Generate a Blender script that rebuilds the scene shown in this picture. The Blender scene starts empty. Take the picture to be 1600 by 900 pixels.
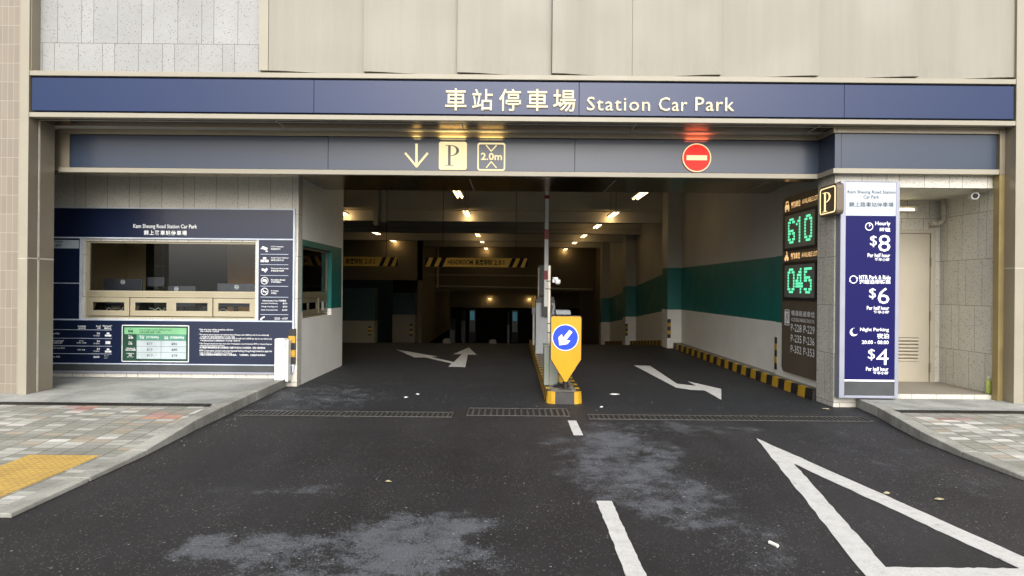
import bpy, math, random
from mathutils import Vector, Matrix
random.seed(7)
# ------------------------------------------------------------------ camera, sky, sun, exposure
C = bpy.context.scene.collection
sc = bpy.context.scene
CH, F, TH = 1.55, 1067.0, 0.009
cam = bpy.data.cameras.new('camera'); camo = bpy.data.objects.new('camera', cam); C.objects.link(camo)
cam.sensor_width = 36; cam.lens = 36*F/1600; cam.clip_end = 600; cam.clip_start = 0.05
camo.location = (0, 0, CH); camo.rotation_euler = (math.radians(90), -TH, 0)
sc.camera = camo
w = bpy.data.worlds.new('World'); sc.world = w; w.use_nodes = True
nt = w.node_tree; bg = nt.nodes['Background']
sky = nt.nodes.new('ShaderNodeTexSky'); sky.sky_type = 'NISHITA'; sky.sun_disc = False
sky.sun_elevation = math.radians(30); sky.sun_rotation = math.radians(176)
sky.air_density = 1.0; sky.dust_density = 7.0; sky.ozone_density = 1.0; sky.altitude = 0
hs = nt.nodes.new('ShaderNodeHueSaturation'); hs.inputs['Saturation'].default_value = 0.35
nt.links.new(sky.outputs[0], hs.inputs['Color']); nt.links.new(hs.outputs[0], bg.inputs[0])
bg.inputs[1].default_value = 0.15
sun = bpy.data.lights.new('sun', 'SUN'); sun.energy = 1.0; sun.angle = math.radians(140); sun.color = (.97, .985, 1)
suno = bpy.data.objects.new('sun', sun); C.objects.link(suno)
el, az = math.radians(30), math.radians(176)
dirv = Vector((math.sin(az)*math.cos(el), math.cos(az)*math.cos(el), math.sin(el)))
suno.rotation_euler = dirv.to_track_quat('Z', 'Y').to_euler(); suno.location = (0, -10, 20)
sc.view_settings.view_transform = 'Standard'; sc.view_settings.look = 'None'
sc.view_settings.gamma = 1; sc.view_settings.exposure = 0.5
sc.render.engine = 'CYCLES'
sc.cycles.max_bounces = 8; sc.cycles.diffuse_bounces = 4; sc.cycles.transparent_max_bounces = 12
sc.cycles.sample_clamp_indirect = 4; sc.cycles.caustics_reflective = False; sc.cycles.caustics_refractive = False
sc.cycles.use_denoising = True

# ------------------------------------------------------------------ measuring helpers (photo survey -> metres)
def W(px, py, Y):
    dx, dy = px-800, 450-py
    return ((dx-TH*dy)*Y/F, CH+(dy+TH*dx)*Y/F)
def G(px, py, z=0.0):
    dx, dy = px-800, 450-py
    d = dy+TH*dx; Y = -(CH-z)*F/d
    return ((dx-TH*dy)*Y/F, Y)
def R4(x0, y0, x1, y1, Y):
    xm, ym = (x0+x1)/2, (y0+y1)/2
    return W(x0, ym, Y)[0], W(x1, ym, Y)[0], W(xm, y1, Y)[1], W(xm, y0, Y)[1]   # X0,X1,Z0,Z1
def c(r, g, b):
    f = lambda v: (v/255/12.92) if v/255 <= .04045 else ((v/255+.055)/1.055)**2.4
    return (f(r), f(g), f(b), 1)

# ------------------------------------------------------------------ node DSL
class V:
    def __init__(s, nt, sock): s.nt, s.s = nt, sock
    def _m(s, op, *a):
        n = s.nt.nodes.new('ShaderNodeMath'); n.operation = op
        for i, q in enumerate((s,)+a):
            if isinstance(q, V): s.nt.links.new(q.s, n.inputs[i])
            else: n.inputs[i].default_value = q
        return V(s.nt, n.outputs[0])
    def __add__(s, o): return s._m('ADD', o)
    def __sub__(s, o): return s._m('SUBTRACT', o)
    def __mul__(s, o): return s._m('MULTIPLY', o)
    def __truediv__(s, o): return s._m('DIVIDE', o)
    __radd__ = __add__; __rmul__ = __mul__
    def rsub(s, k): return (s*-1)+k
    def floor(s): return s._m('FLOOR')
    def fract(s): return s._m('FRACT')
    def abs(s): return s._m('ABSOLUTE')
    def min(s, o): return s._m('MINIMUM', o)
    def max(s, o): return s._m('MAXIMUM', o)
    def gt(s, o): return s._m('GREATER_THAN', o)
    def lt(s, o): return s._m('LESS_THAN', o)
    def pow(s, o): return s._m('POWER', o)
    def sqrt(s): return s._m('SQRT')
    def sm(s, a, b, lo=0.0, hi=1.0):
        n = s.nt.nodes.new('ShaderNodeMapRange'); n.interpolation_type = 'SMOOTHSTEP'
        s.nt.links.new(s.s, n.inputs[0])
        for i, v in enumerate((a, b, lo, hi)): n.inputs[i+1].default_value = v
        return V(s.nt, n.outputs[0])
class Mat:
    def __init__(s, name, base=(.5, .5, .5, 1), rough=.6, metal=0.0, spec=.5, coat=0.0):
        s.m = bpy.data.materials.new(name); s.m.use_nodes = True; s.nt = s.m.node_tree
        s.b = s.nt.nodes['Principled BSDF']
        s.set('Base Color', base); s.set('Roughness', rough); s.set('Metallic', metal)
        s.set('Specular IOR Level', spec); s.set('Coat Weight', coat); s.set('Coat Roughness', .06)
    def set(s, k, v):
        if isinstance(v, V): s.nt.links.new(v.s, s.b.inputs[k])
        elif isinstance(v, (int, float)): s.b.inputs[k].default_value = v
        else: s.b.inputs[k].default_value = v
    def pos(s):
        g = s.nt.nodes.new('ShaderNodeNewGeometry'); x = s.nt.nodes.new('ShaderNodeSeparateXYZ')
        s.nt.links.new(g.outputs['Position'], x.inputs[0]); s.P = V(s.nt, g.outputs['Position'])
        return [V(s.nt, o) for o in x.outputs]
    def vec(s, x, y, z=0.0):
        n = s.nt.nodes.new('ShaderNodeCombineXYZ')
        for i, q in enumerate((x, y, z)):
            if isinstance(q, V): s.nt.links.new(q.s, n.inputs[i])
            else: n.inputs[i].default_value = q
        return V(s.nt, n.outputs[0])
    def noise(s, vec, scale, det=3, rough=.5, dist=0.0):
        n = s.nt.nodes.new('ShaderNodeTexNoise'); s.nt.links.new(vec.s, n.inputs['Vector'])
        n.inputs['Scale'].default_value = scale; n.inputs['Detail'].default_value = det
        n.inputs['Roughness'].default_value = rough; n.inputs['Distortion'].default_value = dist
        return V(s.nt, n.outputs[0])
    def vor(s, vec, scale):
        n = s.nt.nodes.new('ShaderNodeTexVoronoi'); s.nt.links.new(vec.s, n.inputs['Vector'])
        n.inputs['Scale'].default_value = scale
        sep = s.nt.nodes.new('ShaderNodeSeparateColor'); s.nt.links.new(n.outputs['Color'], sep.inputs[0])
        return V(s.nt, n.outputs['Distance']), V(s.nt, sep.outputs[0]), V(s.nt, sep.outputs[1])
    def white(s, vec):
        n = s.nt.nodes.new('ShaderNodeTexWhiteNoise'); n.noise_dimensions = '3D'
        s.nt.links.new(vec.s, n.inputs['Vector']); return V(s.nt, n.outputs['Value'])
    def mix(s, f, a, b):
        n = s.nt.nodes.new('ShaderNodeMix'); n.data_type = 'RGBA'
        for k, q in ((0, f), (6, a), (7, b)):
            if isinstance(q, V): s.nt.links.new(q.s, n.inputs[k])
            else: n.inputs[k].default_value = q
        return V(s.nt, n.outputs[2])
    def ramp(s, f, stops, const=False):
        n = s.nt.nodes.new('ShaderNodeValToRGB'); s.nt.links.new(f.s, n.inputs[0])
        e = n.color_ramp; e.interpolation = 'CONSTANT' if const else 'LINEAR'
        while len(e.elements) < len(stops): e.elements.new(.5)
        for q, (p, col) in zip(e.elements, stops): q.position = p; q.color = col
        return V(s.nt, n.outputs[0])
    def tint(s, col, f):   # scale a colour by a value
        n = s.nt.nodes.new('ShaderNodeVectorMath'); n.operation = 'SCALE'
        if isinstance(col, V): s.nt.links.new(col.s, n.inputs[0])
        else: n.inputs[0].default_value = col[:3]
        s.nt.links.new(f.s, n.inputs['Scale']); return V(s.nt, n.outputs[0])
    def bump(s, h, st=.3, d=.01):
        n = s.nt.nodes.new('ShaderNodeBump'); n.inputs['Strength'].default_value = st
        n.inputs['Distance'].default_value = d; s.nt.links.new(h.s, n.inputs['Height'])
        s.nt.links.new(n.outputs[0], s.b.inputs['Normal'])
def plain(name, col, rough=.5, metal=0.0, var=.12, sc_=3.0, coat=0.0, spec=.5, bump=0.0, rv=.05):
    m = Mat(name, col, rough, metal, spec, coat); m.pos()
    n = m.noise(m.P, sc_, 5, .6); m.set('Base Color', m.tint(col, n.sm(.3, .7, 1-var, 1+var)))
    m.set('Roughness', m.noise(m.P, sc_*2, 3).sm(.3, .7, max(rough-rv, .02), min(rough+rv, 1)))
    if bump: m.bump(m.noise(m.P, 120, 3), bump, .002)
    return m.m
def emit(name, col, st, base=None):
    m = Mat(name, base or col, .4, 0, .15); m.set('Emission Color', col); m.set('Emission Strength', st); return m.m
def stone(name, ax, off=0.0, RH=.65, zo=.06, P=.84, col=c(206, 203, 193), wob=1.0):
    m = Mat(name, col, .55); x, y, z = m.pos(); u = x if ax == 0 else y
    r = (z-zo)/RH; row = r.floor(); fv = r.fract()
    o = m.white(m.vec(row, 3.1, off))*wob
    q = u/P+o+off; p = q.fract(); k = q.floor()
    du = p.min((p-1).abs()).min((p-.4).abs()).min((p-.8).abs())*P
    dv = fv.min((fv-1).abs())*RH
    j = du.min(dv).lt(.0032)
    tone = m.white(m.vec(p.gt(.4)+p.gt(.8)+k*3, row, off)).sm(0, 1, .94, 1.05)
    d, r1, r2 = m.vor(m.P, 46); sp = d.lt(.30)*r1.gt(.62)
    d2, r3, r4 = m.vor(m.P, 95); sp2 = d2.lt(.34)*r3.gt(.7)
    cl = m.noise(m.P, 2.2, 5, .6).sm(.3, .75, .93, 1.05)
    col1 = m.tint(col, tone*cl)
    col2 = m.mix(sp2*.45, col1, c(120, 118, 112)); col3 = m.mix(sp*r2.sm(0, 1, .35, .95), col2, c(70, 68, 66))
    m.set('Base Color', m.mix(j*.8, col3, c(70, 66, 60)))
    m.bump(j.rsub(1), .35, .004); return m.m

M = {}
M['stone_f'] = stone('speckled_stone_front', 0)
M['stone_s'] = stone('speckled_stone_side', 1, .3)
M['stone_base'] = stone('speckled_stone_base', 0, .17, RH=3.0, zo=-1)
M['stone_up'] = stone('speckled_stone_upper', 0, .55, RH=.62, zo=4.72-.62, P=.79, col=c(152, 154, 154))  # same stone, coloured darker to offset the stronger light up here
def tile_mat():
    m = Mat('beige_mosaic_tile', c(178, 164, 146), .45); x, y, z = m.pos()
    tw, thh = .075, .245
    fu, fv = ((x+20)/tw).fract(), (z/thh).fract()
    j = fu.lt(.07).max(fv.lt(.03))
    t = m.white(m.vec(((x+20)/tw).floor(), (z/thh).floor())).sm(0, 1, .93, 1.05)
    m.set('Base Color', m.mix(j, m.tint(c(134, 125, 113), t), c(158, 150, 138))); m.bump(j.rsub(1), .3, .003); return m.m
M['tile'] = tile_mat()
M['cream'] = plain('cream_powder_coat', c(152, 147, 132), .42, 0, .04, 2.0)
M['clad'] = plain('cream_cladding_metal', c(139, 136, 125), .5, .0, .03, .7)
def cladmat():
    m = Mat('cream_cladding_metal', c(139, 136, 125), .5); x, y, z = m.pos()
    st_ = m.noise(m.vec(x, z*.05), 9, 6, .65).sm(.3, .7, .955, 1.03); n = m.noise(m.P, .8, 5).sm(.3, .7, .96, 1.03)
    bot = m.noise(m.vec(x, z*.2), 14, 5, .7).sm(.5, .72, 0, 1)*z.sm(4.3, 4.75, 1, 0)
    m.set('Base Color', m.mix(bot*.18, m.tint(c(139, 136, 125), st_*n), c(96, 90, 78))); m.set('Roughness', n.sm(.96, 1.03, .44, .56)); return m.m
M['clad'] = cladmat()
M['bronze'] = plain('champagne_bronze_metal', c(142, 133, 116), .34, .25, .05, 2)
M['bronze_dk'] = plain('bronze_soffit_metal', c(168, 150, 122), .2, 1.0, .03, 1, rv=.02)
M['joint'] = plain('pale_joint_sealant', c(200, 195, 180), .6)
M['brass'] = plain('brassy_edge_trim', c(146, 130, 88), .4, .3)
M['black'] = plain('black_recess', (.012, .012, .014, 1), .5)
M['navy_up'] = plain('navy_gloss_panel_upper', c(10, 38, 82), .3, 0, .03, .8, coat=.1, spec=.35, rv=.01)
M['navy_lo'] = plain('slate_gloss_panel_lower', c(40, 54, 76), .3, .0, .03, .8, coat=.1, rv=.01)
M['navy_brd'] = plain('navy_board_film', c(20, 31, 58), .3, 0, .03, .8, coat=.15, rv=.01)
M['navy_lit'] = emit('navy_lightbox_film', c(30, 30, 100), .04, c(20, 20, 82))
M['white_lit'] = emit('white_lightbox_face', (.78, .90, 1, 1), .10, (.44, .49, .54, 1))
M['ink_white'] = plain('white_print', c(235, 238, 240), .5)
M['ink_lit'] = emit('white_lightbox_print', (.95, .97, 1, 1), .22)
M['ink_dk'] = plain('dark_print', c(45, 60, 72), .5)
M['alu'] = plain('silver_aluminium', c(150, 154, 170), .4, .2, .04)
M['lineL'] = plain('pale_blue_line', c(190, 200, 216), .4)
M['lineW'] = plain('pale_grey_strip', c(150, 156, 150), .5)
M['dkgrey'] = plain('dark_grey_panel', c(66, 70, 72), .4)
M['letters'] = emit('backlit_cream_letter', (1, .84, .52, 1), .5, (.36, .34, .27, 1))
M['icon'] = emit('lit_cream_icon', (1, .78, .40, 1), .66, (.3, .27, .2, 1))
M['icon_red'] = emit('lit_red_disc', (1, .035, .02, 1), .6, (.45, .012, .012, 1))
M['brown'] = plain('dark_brown_panel', c(98, 88, 74), .45, .1, .05)
M['screen'] = plain('grey_led_screen', c(110, 114, 108), .35, 0, .04)
M['led'] = emit('green_led', (.16, 1, .52, 1), .62)
M['amber'] = emit('amber_lettering', (1, .62, .28, 1), .6)
M['gold'] = emit('gold_sign_line', (1, .80, .42, 1), .75)
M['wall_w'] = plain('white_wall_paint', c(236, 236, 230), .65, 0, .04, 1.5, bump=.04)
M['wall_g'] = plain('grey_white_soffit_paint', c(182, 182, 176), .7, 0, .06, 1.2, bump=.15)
M['teal'] = plain('teal_wall_paint', c(14, 112, 106), .42, 0, .05, 1.5, bump=.12)
M['teal_dk'] = M['teal']
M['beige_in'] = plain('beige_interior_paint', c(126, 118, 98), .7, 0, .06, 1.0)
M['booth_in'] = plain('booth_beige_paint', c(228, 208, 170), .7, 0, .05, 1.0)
M['teal_far'] = plain('shaded_teal_paint', c(6, 46, 48), .6)  # the teal wall paint, darkened in colour for the far garage's shade
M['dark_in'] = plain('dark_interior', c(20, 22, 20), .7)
M['brown_in'] = plain('brown_cabinet', c(170, 126, 74), .6)
M['winframe'] = plain('cream_window_frame', c(170, 162, 138), .38, .1, .04)
M['winframe_dk'] = plain('olive_window_frame', c(120, 114, 92), .4, .1, .04)
M['door'] = plain('beige_door_paint', c(176, 169, 152), .45, 0, .03)
M['slat_shade'] = plain('louvre_shadow_gap', c(92, 84, 66), .6)
M['hz_y'] = plain('hazard_yellow', c(192, 150, 38), .5, 0, .12, 9)
M['hz_k'] = plain('hazard_black', (.02, .02, .02, 1), .5, 0, .3, 9)
M['white_p'] = plain('white_gloss_paint', c(236, 238, 236), .4, 0, .05, 6)
M['ltgrey'] = plain('light_grey_cabinet_paint', c(150, 156, 160), .4, .1, .05)
M['green_grey'] = plain('grey_green_cabinet_paint', c(138, 144, 134), .45, .1, .05)
M['red'] = plain('red_reflective_tape', c(160, 40, 44), .4)
M['yel_sign'] = plain('amber_reflective_sheet', c(212, 148, 4), .35, 0, .03, 4)
M['blue_sign'] = plain('blue_reflective_sheet', c(8, 60, 196), .35, 0, .04)
M['plastic_k'] = plain('black_plastic', (.015, .015, .017, 1), .35, 0, .2, 8)
M['plastic_w'] = plain('white_plastic', c(206, 208, 204), .4)
M['pvc'] = plain('pale_grey_pipe', c(184, 178, 164), .45, 0, .08, 8)
M['steel'] = plain('galvanised_grate', c(84, 84, 82), .5, .4, .2, 14)
M['iron'] = plain('dark_cast_iron', c(52, 48, 44), .5, .4, .25, 14)
M['shade_sheet'] = plain('drain_shadow', (.006, .006, .006, 1), .9)
M['tube'] = emit('fluorescent_tube', (1, .74, .42, 1), 3.2)
M['tube_far'] = emit('fluorescent_tube_dim', (1, .72, .36, 1), 5.0)
M['blue_scr'] = emit('blue_kiosk_screen', (.10, .36, .48, 1), .1)
M['mon'] = plain('dark_monitor_back', c(62, 64, 74), .35)
M['green_l'] = plain('light_green_print', c(120, 180, 134), .5)
M['green_m'] = plain('mid_green_print', c(76, 140, 118), .5)
M['green_d'] = plain('dark_green_print', c(20, 62, 48), .5)
M['cell'] = plain('pale_table_cell', c(176, 188, 194), .5)
M['leaf'] = plain('dry_leaf', c(168, 160, 128), .6)
M['paper'] = plain('white_litter', c(225, 225, 220), .6)
M['bottle'] = plain('green_tea_bottle', c(176, 190, 96), .2, 0, .3, 60)
def concrete(name, col, var=.16, speck=0.0, st=.3):
    m = Mat(name, col, .8); m.pos()
    n = m.noise(m.P, 1.3, 8, .65, .6).sm(.3, .7, 1-var, 1+var)*m.noise(m.P, 28, 4, .7).sm(.25, .75, .9, 1.1)
    d, r, q = m.vor(m.P, 120)
    m.set('Base Color', m.tint(col, n*(r.gt(.9)*d.lt(.4)*-.35+1)))
    m.bump(m.noise(m.P, 70, 5, .7), st, .004); return m.m
M['conc'] = concrete('concrete_apron', c(156, 158, 154), .3)
M['kerbc'] = concrete('concrete_kerb', c(150, 150, 143), .34)
M['conc_in'] = concrete('interior_concrete', c(128, 124, 114), .1)
def glass(name, f=.10, tint=(.94, .96, .95, 1)):
    m = bpy.data.materials.new(name); m.use_nodes = True; n = m.node_tree
    for q in list(n.nodes):
        if q.type != 'OUTPUT_MATERIAL': n.nodes.remove(q)
    out = [q for q in n.nodes if q.type == 'OUTPUT_MATERIAL'][0]
    t = n.nodes.new('ShaderNodeBsdfTransparent'); t.inputs[0].default_value = tint
    g = n.nodes.new('ShaderNodeBsdfGlossy'); g.inputs['Roughness'].default_value = .02
    mx = n.nodes.new('ShaderNodeMixShader'); fr = n.nodes.new('ShaderNodeFresnel'); fr.inputs[0].default_value = 1.5
    n.links.new(fr.outputs[0], mx.inputs[0]); n.links.new(t.outputs[0], mx.inputs[1]); n.links.new(g.outputs[0], mx.inputs[2])
    n.links.new(mx.outputs[0], out.inputs[0]); return m
M['glass'] = glass('window_glass')
def asphalt():
    m = Mat('asphalt', (.04, .04, .042, 1), .8); x, y, z = m.pos()
    wv = m.vec(x, y)
    wx = x+(m.noise(wv, 1.1, 5, .65)-.5)*1.1; wy = y+(m.noise(m.vec(x+9, y+4), 1.1, 5, .65)-.5)*1.1
    patches = [(-.62, 4.15, .62, .55, 1), (-1.45, 4.0, .55, .33, .9), (1.15, 5.1, .55, .75, .75), (1.0, 6.7, .6, .9, .8),
               (.95, 5.9, .6, .6, .8), (1.7, 7.6, 1.2, .5, .5), (-2.6, 9.6, .9, 1.3, .55), (-.9, 3.3, 1.4, .5, .9), (3.6, 6.6, .5, 1.8, .3),
               (-1.7, 5.2, .5, .12, .6), (1.5, 4.2, .3, .5, .5), (-2.9, 8.4, .8, .35, .5), (.5, 3.2, .5, .35, .5), (2.3, 11.6, .9, .5, .22), (-1.2, 10.8, 1.2, .5, .2), (-6, 1, 3, 1, .7), (6, 0, 3, 1, .6)]
    tot = None
    for cx, cy, rx, ry, s in patches:
        ex = (wx-cx)/rx; ey = (wy-cy)/ry
        e = (ex*ex+ey*ey).sqrt().sm(.55, 1.25, s, 0)
        tot = e if tot is None else tot.max(e)
    gr = m.noise(m.vec(x, y*.8), 7, 9, .8)          # worn through in granular tatters
    g2 = m.noise(m.vec(x, y*.7), 60, 4, .85); g3 = m.noise(m.vec(x, y*.9), 2.3, 6, .7)
    dust = (tot*.95+(gr-.5)*2.6+(g2-.5)*3.0+(g3-.5)*2.6).sm(.4, 1.05)*tot.sm(.02, .35)
    fine = m.noise(wv, 170, 3, .8).sm(.3, .7, .45, 1.6)
    med = m.noise(wv, 24, 4, .7).sm(.3, .7, .85, 1.15)
    big = m.noise(wv, .5, 4, .6).sm(.35, .65, 0, 1)
    basec = m.mix(big, (.0175, .0175, .0190, 1), (.0260, .0258, .0280, 1))
    lane = m.noise(m.vec(x*2.2, y*.22), 1.0, 4, .6).sm(.3, .7, .84, 1.16)
    rt = (x+(m.noise(wv, 3, 5, .7)-.5)*.35).sm(.45, .7, .92, 1.14)
    basec = m.tint(basec, lane*rt)
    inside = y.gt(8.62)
    basec = m.mix(inside*.8, basec, (.018, .021, .026, 1))  # bluer asphalt under the roof, also darkened in colour for the shade there
    dcol = m.mix(dust*.85, m.tint(basec, fine*med), m.tint((.112, .122, .140, 1), fine))
    d, r, q = m.vor(wv, 26); sp = (r.gt(.80))*(d.lt(q*.15+.05))
    d2, r2, q2 = m.vor(wv, 75); sp2 = (r2.gt(.80))*(d2.lt(.34))
    dens = m.noise(wv, 1.7, 3).sm(.35, .6, .3, 1)
    col = m.mix((sp*dens).max(sp2*dens*.4)*.8, dcol, (.38, .375, .36, 1))
    m.set('Base Color', col); m.set('Roughness', dust.sm(0, 1, .62, .85)); m.set('Specular IOR Level', .35)
    m.bump(m.noise(wv, 150, 3, .75), .75, .006); return m.m
M['asphalt'] = asphalt()
def roadpaint():
    m = Mat('white_road_paint', c(215, 215, 210), .6); x, y, z = m.pos()
    n = m.noise(m.P, 9, 8, .75); n2 = m.noise(m.P, 90, 3, .8).sm(.3, .7, .86, 1.06)
    col = m.tint(c(204, 205, 203), n.sm(.25, .6, .8, 1.03)*n2)
    m.set('Base Color', m.mix(n.lt(.335)*.7, col, (.07, .07, .07, 1))); m.bump(m.noise(m.P, 90, 3), .3, .003); return m.m
M['rpaint'] = roadpaint()
def pavers():
    m = Mat('mixed_block_pavers', c(140, 140, 135), .75); x, y, z = m.pos()
    # columns of blocks running away from the street, half-bonded
    a = (x+40)/.2; ci = a.floor(); o = m.white(m.vec(ci, 7.3)); b = (y+40)/.1; bo = b+o.gt(.5)*.5
    ri = bo.floor(); fu, fv = a.fract(), bo.fract()
    j = fu.lt(.03).max(fu.gt(.97)).max(fv.lt(.04)).max(fv.gt(.97))
    jc = fu.lt(.035).max(fu.gt(.97))
    rnd = m.white(m.vec(ci, ri, 1.7)); blk = m.white(m.vec((ci/2).floor(), (ri/3).floor(), 4.4))
    cc = m.ramp(rnd, [(0, c(128, 128, 122)), (.3, c(146, 146, 140)), (.52, c(122, 123, 114)), (.7, c(158, 158, 152)), (.84, c(142, 134, 120)), (.93, c(176, 175, 170))], True)
    cc = m.mix(blk.gt(.94)*rnd.gt(.35)*.55, cc, m.ramp(rnd, [(0, c(150, 84, 76)), (.6, c(192, 132, 104)), (.8, c(160, 96, 90))], True))
    dirt = m.noise(m.vec(x*.6, y*2.2), 1.6, 7, .7).sm(.3, .7, .8, 1.16)*m.noise(m.P, 40, 4, .75).sm(.25, .75, .86, 1.12)
    m.set('Base Color', m.mix(j.max(jc)*.72, m.tint(cc, dirt*1.3), c(70, 68, 58)))
    m.bump(j.rsub(1)+m.noise(m.P, 60, 3)*.3, .4, .004); return m.m
M['pave'] = pavers()
def tactile():
    m = Mat('yellow_tactile_paver', c(214, 170, 60), .7); x, y, z = m.pos()
    a, b = ((x+40)/.06).fract()-.5, ((y+40)/.06).fract()-.5
    d = (a*a+b*b).sqrt(); h = d.sm(.2, .34, 1, 0)
    j = ((x+40)/.3).fract().lt(.02).max(((y+40)/.3).fract().lt(.02))
    n = m.noise(m.P, 6, 6, .7).sm(.3, .7, .86, 1.1)
    m.set('Base Color', m.mix(j*.5, m.tint(c(190, 158, 84), n*h.sm(0, 1, .93, 1.08)), c(120, 100, 60))); m.bump(h, .8, .005); return m.m
M['tact'] = tactile()

# ------------------------------------------------------------------ mesh builder
ORG = {}
class MB:
    def __init__(s): s.v, s.f, s.mi, s.cur = [], [], [], 0
    def add(s, vs, fs):
        b = len(s.v); s.v += [tuple(q) for q in vs]; s.f += [tuple(i+b for i in q) for q in fs]; s.mi += [s.cur]*len(fs); return s
    def box(s, x0, y0, z0, x1, y1, z1):
        x0, x1 = sorted((x0, x1)); y0, y1 = sorted((y0, y1)); z0, z1 = sorted((z0, z1))
        return s.add([(x0, y0, z0), (x1, y0, z0), (x1, y1, z0), (x0, y1, z0), (x0, y0, z1), (x1, y0, z1), (x1, y1, z1), (x0, y1, z1)],
                     [(0, 3, 2, 1), (4, 5, 6, 7), (0, 1, 5, 4), (1, 2, 6, 5), (2, 3, 7, 6), (3, 0, 4, 7)])
    def hexa(s, p):   # 8 corner points, bottom 4 then top 4
        return s.add(p, [(0, 3, 2, 1), (4, 5, 6, 7), (0, 1, 5, 4), (1, 2, 6, 5), (2, 3, 7, 6), (3, 0, 4, 7)])
    def prism(s, pts, fn, a, b):   # polygon (u,v) extruded between a and b along fn(u,v,t)
        n = len(pts)
        vs = [fn(u, v, a) for u, v in pts]+[fn(u, v, b) for u, v in pts]
        return s.add(vs, [tuple(range(n))[::-1], tuple(range(n, 2*n))]+[(i, (i+1) % n, n+(i+1) % n, n+i) for i in range(n)])
    def cyl(s, p0, p1, r0, r1=None, n=14):
        r1 = r0 if r1 is None else r1
        p0, p1 = Vector(p0), Vector(p1); d = (p1-p0).normalized()
        a = d.orthogonal().normalized(); b = d.cross(a)
        vs = [p0+r0*(math.cos(t)*a+math.sin(t)*b) for t in [2*math.pi*i/n for i in range(n)]]
        vs += [p1+r1*(math.cos(t)*a+math.sin(t)*b) for t in [2*math.pi*i/n for i in range(n)]]
        return s.add(vs, [tuple(range(n))[::-1], tuple(range(n, 2*n))]+[(i, (i+1) % n, n+(i+1) % n, n+i) for i in range(n)])
    def tube(s, pts, r, n=10):
        for a, b in zip(pts, pts[1:]): s.cyl(a, b, r, n=n)
        return s
    def lathe(s, cx, cy, prof, n=20):
        vs, fs = [], []
        for r, z in prof:
            for i in range(n):
                t = 2*math.pi*i/n; vs.append((cx+r*math.cos(t), cy+r*math.sin(t), z))
        for k in range(len(prof)-1):
            for i in range(n): fs.append((k*n+i, k*n+(i+1) % n, (k+1)*n+(i+1) % n, (k+1)*n+i))
        fs.append(tuple(range(n))[::-1]); fs.append(tuple(range((len(prof)-1)*n, len(prof)*n)))
        return s.add(vs, fs)
    def build(s, name, mat, parent=None, loc=None, bevel=0, smooth=False):
        mats = mat if isinstance(mat, (list, tuple)) else [mat]
        me = bpy.data.meshes.new(name); o = bpy.data.objects.new(name, me); C.objects.link(o)
        if parent is not None: org = ORG[parent]; o.parent = parent
        else:
            if loc is None:
                xs, ys, zs = zip(*s.v); loc = ((min(xs)+max(xs))/2, (min(ys)+max(ys))/2, min(zs))
            org = Vector(loc); o.location = org
        ORG[o] = Vector(org)
        me.from_pydata([tuple(Vector(q)-Vector(org)) for q in s.v], [], s.f)
        for m in mats: me.materials.append(M[m] if isinstance(m, str) else m)
        me.polygons.foreach_set('material_index', s.mi)
        if smooth: me.polygons.foreach_set('use_smooth', [True]*len(me.polygons))
        me.update()
        if bevel:
            b = o.modifiers.new('bevel', 'BEVEL'); b.width = bevel; b.segments = 2; b.limit_method = 'ANGLE'
        return o
def thing(name, label, cat, loc, group=None):
    o = bpy.data.objects.new(name, None); C.objects.link(o); o.location = loc; o.empty_display_size = .1
    ORG[o] = Vector(loc); return tag(o, label, cat, group)
def tag(o, label, cat, group=None):
    o['label'] = label; o['category'] = cat
    if group: o['group'] = group
    return o
def struct(o, label=None):
    o['kind'] = 'structure'
    if label: o['label'] = label
    return o
def kids(o): return [q for q in C.objects if q.parent == o]
def dup(root, loc, label=None):
    r = root.copy(); C.objects.link(r); r.location = loc; ORG[r] = Vector(loc)
    if label: r['label'] = label
    for ch in kids(root):
        d = ch.copy(); C.objects.link(d); d.parent = r
        for g in kids(ch):
            e = g.copy(); C.objects.link(e); e.parent = d
    return r
# lettering ------------------------------------------------------
_tc = {}
def tmesh(s, bold=0.0, ext=0.0, res=2, sp=1.0):
    k = (s, bold, ext, res, sp)
    if k not in _tc:
        cu = bpy.data.curves.new('t', 'FONT'); cu.body = s; cu.resolution_u = res; cu.offset = bold; cu.extrude = ext; cu.space_character = sp
        ob = bpy.data.objects.new('t', cu); me = bpy.data.meshes.new_from_object(ob)
        vs = [tuple(v.co) for v in me.vertices]; fs = [tuple(p.vertices) for p in me.polygons]
        bpy.data.objects.remove(ob); bpy.data.meshes.remove(me); bpy.data.curves.remove(cu)
        _tc[k] = (vs, fs)
    return _tc[k]
def tput(mb, s, o, ru, rv, w, h, nrm, off, bold=0.0, ext=0.0, sp=1.0):
    """fit the text's box to w x h metres; o = lower-left corner, ru/rv = right/up unit vectors, nrm = outward"""
    vs, fs = tmesh(s, bold, ext, 2, sp)
    if not vs: return
    x0, x1 = min(v[0] for v in vs), max(v[0] for v in vs); y0, y1 = min(v[1] for v in vs), max(v[1] for v in vs)
    o, ru, rv, nrm = Vector(o), Vector(ru), Vector(rv), Vector(nrm)
    zm = min(v[2] for v in vs); zr = (max(v[2] for v in vs)-zm) or 1
    th = 1.0 if ext == 0 else off
    out = [o+ru*((v[0]-x0)/(x1-x0)*w)+rv*((v[1]-y0)/max(y1-y0, 1e-6)*h)+nrm*(off if ext == 0 else off*((v[2]-zm)/zr)) for v in vs]
    mb.add(out, fs)
def tf(mb, s, px, Y, off=.003, bold=0.0, ext=0.0, sp=1.0):      # front facing text in a surveyed rectangle
    X0, X1, Z0, Z1 = R4(*px, Y)
    tput(mb, s, (X0, Y, Z0), (1, 0, 0), (0, 0, 1), X1-X0, Z1-Z0, (0, -1, 0), off, bold, ext, sp)
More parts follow.
